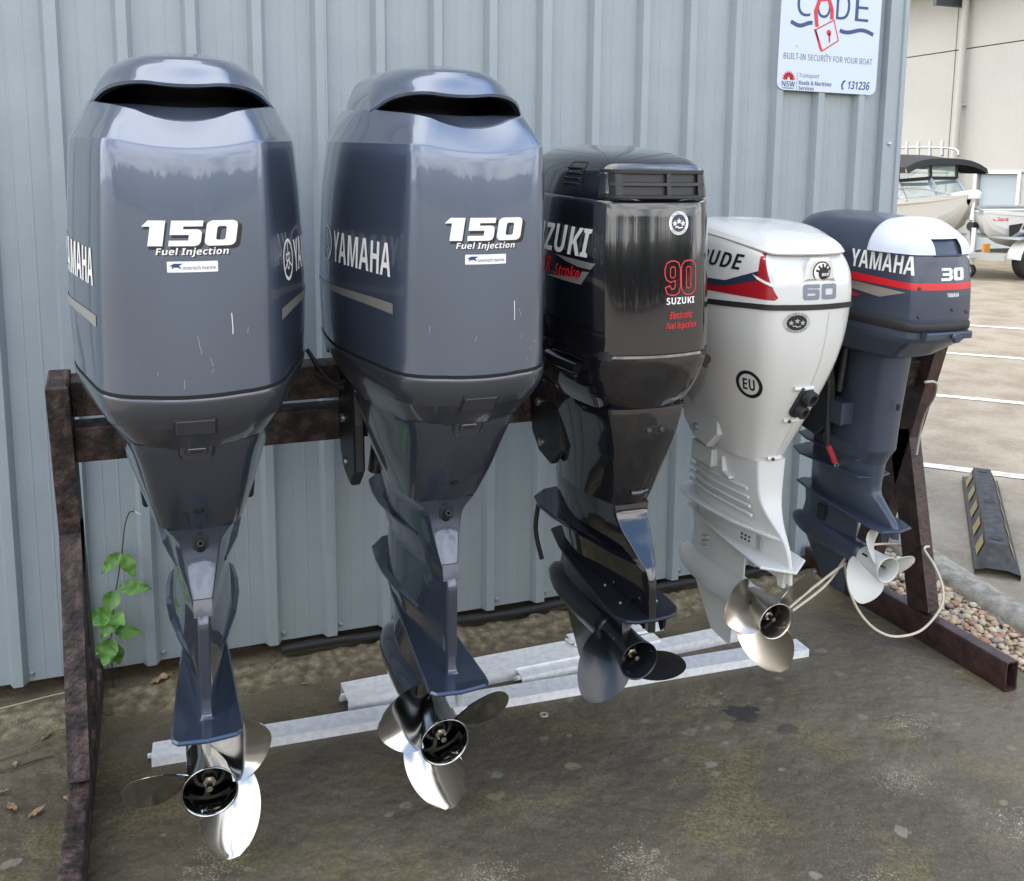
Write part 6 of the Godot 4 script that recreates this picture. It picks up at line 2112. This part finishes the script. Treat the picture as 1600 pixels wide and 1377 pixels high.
	gr.call(moved(split(glyphs("OUTLAW", 0.78, 0.13, false), 0.06), Vector2(0.95, 0.975)), mats.decal_black, "boat_name", true)
	gr.call(moved(split(glyphs("439", 0.30, 0.11, false), 0.06), Vector2(1.00, 0.80)), mats.decal_black, "boat_number", true)
	gr.call(moved(split(glyphs("Clark", 0.16, 0.06, true, 0.2), 0.05), Vector2(0.15, 0.955)), mats.decal_red, "maker_badge", true)
	var t2 := thing("boat_trailer", "white trailer with a rounded mudguard under the aluminium runabout", "trailer", Vector3(12.98, 0, -8.55))
	var f2 := begin()
	for s in [-1.0, 1.0]:
		bar(f2, Vector3(3.8, 0.36, s * 0.62), Vector3(0.9, 0.36, s * 0.6), 0.05, 0.09)
		bar(f2, Vector3(0.9, 0.36, s * 0.6), Vector3(-0.35, 0.38, 0), 0.05, 0.09)
	put("frame", done(f2), mats.zinc, t2)
	wheel(t2, Vector3(0.62, 0.29, 0.42), 0.29, 0.18, Vector3(0, 0, 1))
	var mg := begin()
	var mp: Array = []
	for i in 13:
		var a := PI * (0.02 + 0.96 * i / 12.0)
		mp.append(Vector3(0.62 - cos(a) * 0.36, 0.30 + sin(a) * 0.34, 0.44))
	for i in 12:
		bar(mg, mp[i], mp[i + 1], 0.26, 0.02, Vector3(0, 0, 1).cross(mp[i + 1] - mp[i]), 0.003)
	put("mudguard", done(mg), mats.white_paint, t2)
	var cp := begin()
	tube(cp, [Vector3(-0.35, 0.42, 0), Vector3(-0.5, 0.45, 0), Vector3(-0.58, 0.40, 0)], 0.05, 10)
	put("coupling", done(cp), mats.zinc, t2)
	var sc := begin()
	box(sc, Vector3(0.02, 0.44, 0.12), Vector3(0.14, 0.24, 0.05), 0.01)
	put("marker_board", done(sc), mat("marker_orange", lin(0.50, 0.22, 0.02), 0.5), t2)
	# wheel stop
	var ws := thing("wheel_stop", "black rubber wheel stop with faded yellow patches beyond the kerb", "wheel stop", Vector3(4.16, 0, -0.15))
	ws.basis = Basis(Vector3(-0.693, 0, 0.721), Vector3.UP, Vector3(-0.721, 0, -0.693))
	var rbk := mat("stop_rubber", Color.WHITE, 0.7)
	rbk.albedo_texture = patch_image(256, 121, 0.03, 0.3, [lin(0.016, 0.016, 0.017), lin(0.030, 0.030, 0.030), lin(0.055, 0.053, 0.050)], 0.25)
	tri_mat(rbk, 3.0)
	var wsb := begin()
	var hgt := 0.10
	var kk: Array = []
	for q in [[-0.66, 0.0, 0.012], [-0.655, 0.0, 0.013], [-0.60, 0.30, 0.09], [-0.58, 1.0, 0.10], [0.58, 1.0, 0.10], [0.60, 0.3, 0.09], [0.655, 0.0, 0.013], [0.66, 0.0, 0.012]]:
		pass
	var profw := [Vector2(-0.085, -0.012), Vector2(-0.085, 0.014), Vector2(-0.072, 0.018), Vector2(-0.040, hgt), Vector2(0.040, hgt), Vector2(0.072, 0.018), Vector2(0.085, 0.014), Vector2(0.085, -0.012)]
	var rws: Array = []
	for q in [[-0.66, 0.12], [-0.56, 1.0], [0.56, 1.0], [0.66, 0.12]]:
		var r := PackedVector3Array()
		for v in profw:
			r.append(Vector3(q[0], minf(v.y, 0.014) + maxf(v.y - 0.014, 0.0) * q[1], v.x))
		rws.append(r)
	for i in 3:
		for j in profw.size() - 1:
			quad(wsb, rws[i][j], rws[i][j + 1], rws[i + 1][j + 1], rws[i + 1][j])
	put("stop_body", done(wsb), rbk, ws)
	var yel := mat("faded_yellow", lin(0.30, 0.23, 0.09), 0.7)
	for k in 5:
		for s in [-1.0, 1.0]:
			var yp := begin()
			var x := -0.48 + k * 0.24
			var a := Vector3(x - 0.055, 0.026, s * 0.0715)
			var up := Vector3(0, 0.060, -s * 0.0236)
			var o := Vector3(0, 0.0009, s * 0.0024)
			quad(yp, a + o, a + up + o, a + up + o + Vector3(0.11, 0, 0), a + o + Vector3(0.11, 0, 0))
			put("yellow_patch", done(yp), yel, ws)
	for x in [-0.5, 0.0, 0.5]:
		var bh := begin()
		lathe(bh, [Vector2(0.022, 0.0012), Vector2(0.016, -0.012), Vector2(0, -0.012)], 16, Transform3D(Basis(), Vector3(x, hgt + 0.001, 0)))
		lathe(bh, [Vector2(0.024, 0.0014), Vector2(0.014, 0.0016), Vector2(0.0, 0.0017)], 16, Transform3D(Basis(), Vector3(x, hgt, 0)))
		put("bolt_hole", done(bh), mats.recess_shade, ws)

# ------------------------------------------------------------------ loose small things
func leaf_mesh(l: float, w: float, curl: float, sd: int) -> ArrayMesh:
	var st := begin()
	var n := noise(sd, 3.0, 2)
	var rows: Array = []
	for i in 9:
		var t := i / 8.0
		var ww := w * pow(sin(PI * pow(t * 0.97 + 0.02, 0.8)), 0.85)
		var r := PackedVector3Array()
		for j in 5:
			var s := (j - 2) / 2.0
			var dent := 1.0 + (0.05 * sin(t * 40.0) if absf(s) > 0.9 else 0.0)
			r.append(Vector3(s * ww * dent * 0.5, absf(s) * ww * 0.22 + 0.15 * l * n.get_noise_2d(t * 2.0, s) - curl * t * t * l, t * l))
		rows.append(r)
	for i in 8:
		strip(st, rows[i], rows[i + 1], false, 1)
	return done(st)

func _small_things() -> void:
	# vine against the wall
	var v := thing("vine", "young green vine with broad leaves climbing the shed wall by the rusty post", "plant", Vector3(0.342, 0.0, 0.06))
	var o := Vector3(0.342, 0.0, 0.06)
	var sp: Array = []
	for q in [Vector3(0.342, 0.0, 0.06), Vector3(0.342, 0.12, 0.062), Vector3(0.346, 0.21, 0.062), Vector3(0.361, 0.32, 0.064), Vector3(0.380, 0.42, 0.06), Vector3(0.390, 0.48, 0.056), Vector3(0.398, 0.535, 0.05), Vector3(0.412, 0.574, 0.046), Vector3(0.428, 0.576, 0.044)]:
		sp.append(q - o)
	var st := begin()
	tube(st, spline(sp, 6), 0.0019, 7)
	put("stem", done(st), mat("vine_stem", lin(0.035, 0.028, 0.020), 0.6), v)
	var tp := begin()
	tube(tp, [Vector3(0.428, 0.576, 0.044) - o, Vector3(0.436, 0.572, 0.048) - o, Vector3(0.446, 0.566, 0.05) - o], 0.002, 6)
	put("shoot_tip", done(tp), mat("shoot_pale", lin(0.45, 0.50, 0.45), 0.5), v)
	var gm := mat("leaf_green", Color.WHITE, 0.42)
	gm.albedo_texture = patch_image(256, 141, 0.02, 0.2, [lin(0.045, 0.13, 0.018), lin(0.085, 0.21, 0.030), lin(0.13, 0.28, 0.045)], 0.12)
	gm.backlight_enabled = true
	gm.backlight = Color(0.16, 0.28, 0.05)
	tri_mat(gm, 6.0)
	# position, length, width, pointing direction, up normal
	var lv := [[Vector3(0.384, 0.455, 0.062), 0.078, 0.040, Vector3(-0.75, -0.62, 0.35)], [Vector3(0.388, 0.452, 0.064), 0.080, 0.042, Vector3(0.42, -0.86, 0.35)], [Vector3(0.374, 0.345, 0.066), 0.092, 0.046, Vector3(0.98, -0.02, 0.25)], [Vector3(0.366, 0.338, 0.066), 0.072, 0.052, Vector3(-0.45, -0.75, 0.4)], [Vector3(0.352, 0.262, 0.066), 0.085, 0.056, Vector3(-0.98, 0.02, 0.3)], [Vector3(0.352, 0.262, 0.07), 0.060, 0.048, Vector3(0.5, -0.2, 0.8)], [Vector3(0.350, 0.250, 0.07), 0.062, 0.050, Vector3(-0.5, -0.6, 0.6)], [Vector3(0.356, 0.205, 0.066), 0.080, 0.044, Vector3(0.95, -0.05, 0.3)], [Vector3(0.346, 0.190, 0.07), 0.086, 0.056, Vector3(-0.3, -0.85, 0.45)], [Vector3(0.342, 0.175, 0.062), 0.060, 0.036, Vector3(-0.8, -0.5, 0.1)], [Vector3(0.350, 0.165, 0.062), 0.070, 0.044, Vector3(0.2, -0.95, 0.15)]]
	for i in lv.size():
		var q: Array = lv[i]
		var z: Vector3 = q[3].normalized()
		var x := z.cross(Vector3(0, 0.55, 0.85)).normalized() * -1.0
		put("leaf", leaf_mesh(q[1], q[2], 0.12, 150 + i), gm, v, Transform3D(Basis(x, z.cross(x), z), q[0] - o))
	# aluminium lengths on the ground
	var al := [["long aluminium angle lying in front, its near end left of the first propeller", Vector3(0.455, 0.02, 0.47), Vector3(2.535, 0.02, 0.585), 0.075, 0.030], ["aluminium channel lying behind, ending below the black propeller", Vector3(1.005, 0.026, 0.375), Vector3(2.08, 0.026, 0.36), 0.11, 0.042], ["short bright aluminium strip lying across the rear channel below the black motor", Vector3(1.78, 0.056, 0.33), Vector3(2.12, 0.056, 0.33), 0.07, 0.010], ["aluminium extrusion reaching under the white motor's propeller", Vector3(1.55, 0.024, 0.44), Vector3(2.46, 0.024, 0.42), 0.06, 0.034]]
	for q in al:
		var a: Vector3 = q[1]
		var b: Vector3 = q[2]
		var t := thing("aluminium_length", q[0], "aluminium bar", a, "aluminium lengths on the ground")
		var w: float = q[3]
		var h: float = q[4]
		var s2 := begin()
		var th := 0.003
		slab(s2, PackedVector2Array([Vector2(-w / 2, -h / 2), Vector2(-w / 2 + th, -h / 2), Vector2(-w / 2 + th, h / 2 - th), Vector2(w / 2 - th, h / 2 - th), Vector2(w / 2 - th, -h / 2), Vector2(w / 2, -h / 2), Vector2(w / 2, h / 2), Vector2(-w / 2, h / 2)]), a.distance_to(b), 0.0005, Transform3D(Basis(Vector3.UP.cross((b - a).normalized()).normalized(), Vector3.UP, (b - a).normalized()), Vector3.ZERO))
		put("channel", done(s2), mats.aluminium, t)
		for k in 3:
			var s3 := begin()
			slab(s3, rect(0.012, h * 0.25), 0.05, 0.001, Transform3D(Basis(Vector3.UP.cross((b - a).normalized()).normalized(), Vector3.UP, (b - a).normalized()), Vector3(0, (k - 1) * h * 0.32, 0) - (b - a).normalized() * 0.012 + Vector3(0, 0, -w * 0.2 + k * 0.015)))
			put("end_lip", done(s3), mats.aluminium, t)
	# rope
	var rp: Array = []
	for q in [Vector3(2.255, 0.335, 0.86), Vector3(2.35, 0.372, 0.84), Vector3(2.47, 0.425, 0.83), Vector3(2.506, 0.402, 0.80), Vector3(2.532, 0.317, 0.80), Vector3(2.581, 0.234, 0.80), Vector3(2.65, 0.168, 0.80), Vector3(2.731, 0.132, 0.80), Vector3(2.837, 0.136, 0.80), Vector3(2.912, 0.202, 0.80), Vector3(2.935, 0.262, 0.78), Vector3(2.935, 0.32, 0.74), Vector3(2.955, 0.35, 0.67), Vector3(3.03, 0.33, 0.62), Vector3(3.03, 0.30, 0.55), Vector3(2.96, 0.31, 0.52), Vector3(2.80, 0.36, 0.60), Vector3(2.62, 0.41, 0.70), Vector3(2.50, 0.425, 0.80), Vector3(2.40, 0.375, 0.84), Vector3(2.26, 0.33, 0.87)]:
		rp.append(q)
	var rt := begin()
	tube(rt, spline(rp, 8), 0.0042, 9)
	tag(put("rope", done(rt), mat("rope_cream", lin(0.55, 0.48, 0.36), 0.8), self), "cream cord looped from the white motor's propeller round the right brace", "rope")
	# cord over the right post
	var c2 := begin()
	tube(c2, spline([Vector3(2.63, 1.02, 0.95), Vector3(2.72, 1.00, 0.90), Vector3(2.82, 0.93, 0.80), Vector3(2.93, 0.84, 0.66), Vector3(2.972, 0.76, 0.60), Vector3(2.975, 0.66, 0.585)], 8), 0.004, 8)
	tag(put("control_cable", done(c2), mat("cable_grey", lin(0.40, 0.39, 0.36), 0.6), self), "pale grey cable bending from the small navy motor to the right post", "cable")
	var c3 := begin()
	tube(c3, spline([Vector3(1.86, 1.02, 0.72), Vector3(1.885, 0.97, 0.76), Vector3(1.88, 0.90, 0.78), Vector3(1.84, 0.85, 0.78), Vector3(1.79, 0.82, 0.76)], 8), 0.009, 10)
	tag(put("battery_cable", done(c3), mats.hose_red, self), "thick red cable hanging between the black and white motors", "cable")
	var c4 := begin()
	tube(c4, spline([Vector3(2.44, 1.02, 0.72), Vector3(2.44, 0.95, 0.76), Vector3(2.425, 0.87, 0.78), Vector3(2.43, 0.80, 0.78)], 8), 0.009, 10)
	var lead := thing("battery_lead", "black battery lead with a red end hanging beside the small navy motor", "cable", Vector3.ZERO)
	put("insulation", done(c4), mats.rubber, lead)
	var c5 := begin()
	tube(c5, [Vector3(2.43, 0.80, 0.78), Vector3(2.445, 0.775, 0.78), Vector3(2.462, 0.742, 0.78)], 0.0092, 10)
	put("red_sleeve", done(c5), mats.hose_red, lead)
	var c6 := begin()
	lathe(c6, [Vector2(0.004, -0.001), Vector2(0.0085, -0.001), Vector2(0.0085, 0.001), Vector2(0.004, 0.001), Vector2(0.004, -0.001)], 16, Transform3D(Basis(Vector3.RIGHT, 1.3), Vector3(2.466, 0.733, 0.782)))
	put("ring_lug", done(c6), mats.bolt, lead)
	for q in [[[Vector3(2.40, 0.98, 0.66), Vector3(2.405, 0.90, 0.66), Vector3(2.39, 0.82, 0.66), Vector3(2.345, 0.795, 0.66)], 0.011, "dark grey hose curling below the rail behind the white motor"], [[Vector3(0.93, 1.20, 0.62), Vector3(1.00, 1.235, 0.60), Vector3(1.07, 1.20, 0.58)], 0.009, "upper black hose arching between the two big motors"], [[Vector3(0.90, 1.10, 0.64), Vector3(0.98, 1.06, 0.66), Vector3(1.05, 1.10, 0.64), Vector3(1.08, 1.16, 0.60)], 0.010, "lower black hose drooping over the rail between the two big motors"], [[Vector3(0.88, 1.16, 0.62), Vector3(0.94, 1.08, 0.68), Vector3(1.04, 1.13, 0.66), Vector3(1.09, 1.20, 0.60)], 0.006, "thin black cable between the two big motors above the rail"]]:
		var h := begin()
		tube(h, spline(q[0], 8), q[1], 10)
		tag(put("hose", done(h), mats.rubber, self), q[2], "hose", "loose hoses and cables by the rail")
	# washer on the ground and dry leaves
	var wa := begin()
	lathe(wa, [Vector2(0.007, 0.0), Vector2(0.013, 0.0), Vector2(0.0135, 0.0015), Vector2(0.013, 0.003), Vector2(0.007, 0.003), Vector2(0.007, 0)], 24, Transform3D(Basis(), Vector3(1.555, 0.009, 0.641)))
	tag(put("washer", done(wa), mats.zinc, self), "small pale steel washer lying on the mossy concrete", "washer")
	var lm := mat("dry_leaf", Color.WHITE, 0.75)
	lm.albedo_texture = patch_image(128, 161, 0.03, 0.3, [lin(0.13, 0.075, 0.035), lin(0.24, 0.16, 0.08), lin(0.33, 0.25, 0.15)], 0.2)
	tri_mat(lm, 8.0)
	var dl := [[0.240, 0.57, 0.055, 0.9, "curled brown dry leaf leaning against the left foot beam"], [0.165, 0.63, 0.048, 2.3, "pale narrow dry leaf left of the rusty brace"], [0.109, 0.55, 0.055, 0.5, "yellowish dry leaf at the lower left frame edge"], [0.06, 0.50, 0.045, 1.6, "brown dry leaf half out of frame at the lower left"], [0.895, 0.225, 0.026, 1.2, "tiny dry leaf on the slab beyond the first propeller"], [0.45, 0.10, 0.075, 1.9, "long tan dry leaf lying at the wall below the vine"], [0.16, 0.28, 0.05, 2.6, "small grey dry leaf near the wall at left"], [0.10, 0.36, 0.04, 0.2, "crumpled dry leaf beside a twig at left"]]
	for i in dl.size():
		var q: Array = dl[i]
		var lo := put("dry_leaf", leaf_mesh(q[2], q[2] * 0.36, -0.12, 170 + i), lm, self, Transform3D(Basis(Vector3.UP, q[3]), Vector3(q[0], 0.014 if q[1] > 0.2 else 0.035, q[1])))
		tag(lo, q[4], "leaf", "dry leaves on the ground")
	var tw := [[Vector3(0.05, 0.014, 0.34), Vector3(0.26, 0.02, 0.27), "forked grey twig lying left of the rusty brace"], [Vector3(0.06, 0.013, 0.40), Vector3(0.20, 0.013, 0.37), "thin dark twig lying nearest the viewer at left"], [Vector3(-0.05, 0.04, 0.12), Vector3(0.26, 0.045, 0.085), "straw coloured stalk lying along the wall at left"]]
	for i in tw.size():
		var s4 := begin()
		var a: Vector3 = tw[i][0]
		var b: Vector3 = tw[i][1]
		tube(s4, spline([a, a.lerp(b, 0.4) + Vector3(0, 0.004, 0.008), a.lerp(b, 0.7) + Vector3(0, 0.0, -0.005), b], 5), 0.0022, 7)
		if i == 0:
			tube(s4, [a.lerp(b, 0.4), a.lerp(b, 0.62) + Vector3(0, 0.01, -0.05)], 0.0016, 6)
		tag(put("twig", done(s4), mat("twig_%d" % i, [lin(0.14, 0.11, 0.08), lin(0.05, 0.035, 0.025), lin(0.34, 0.29, 0.19)][i], 0.8), self), tw[i][2], "twig", "twigs on the ground")
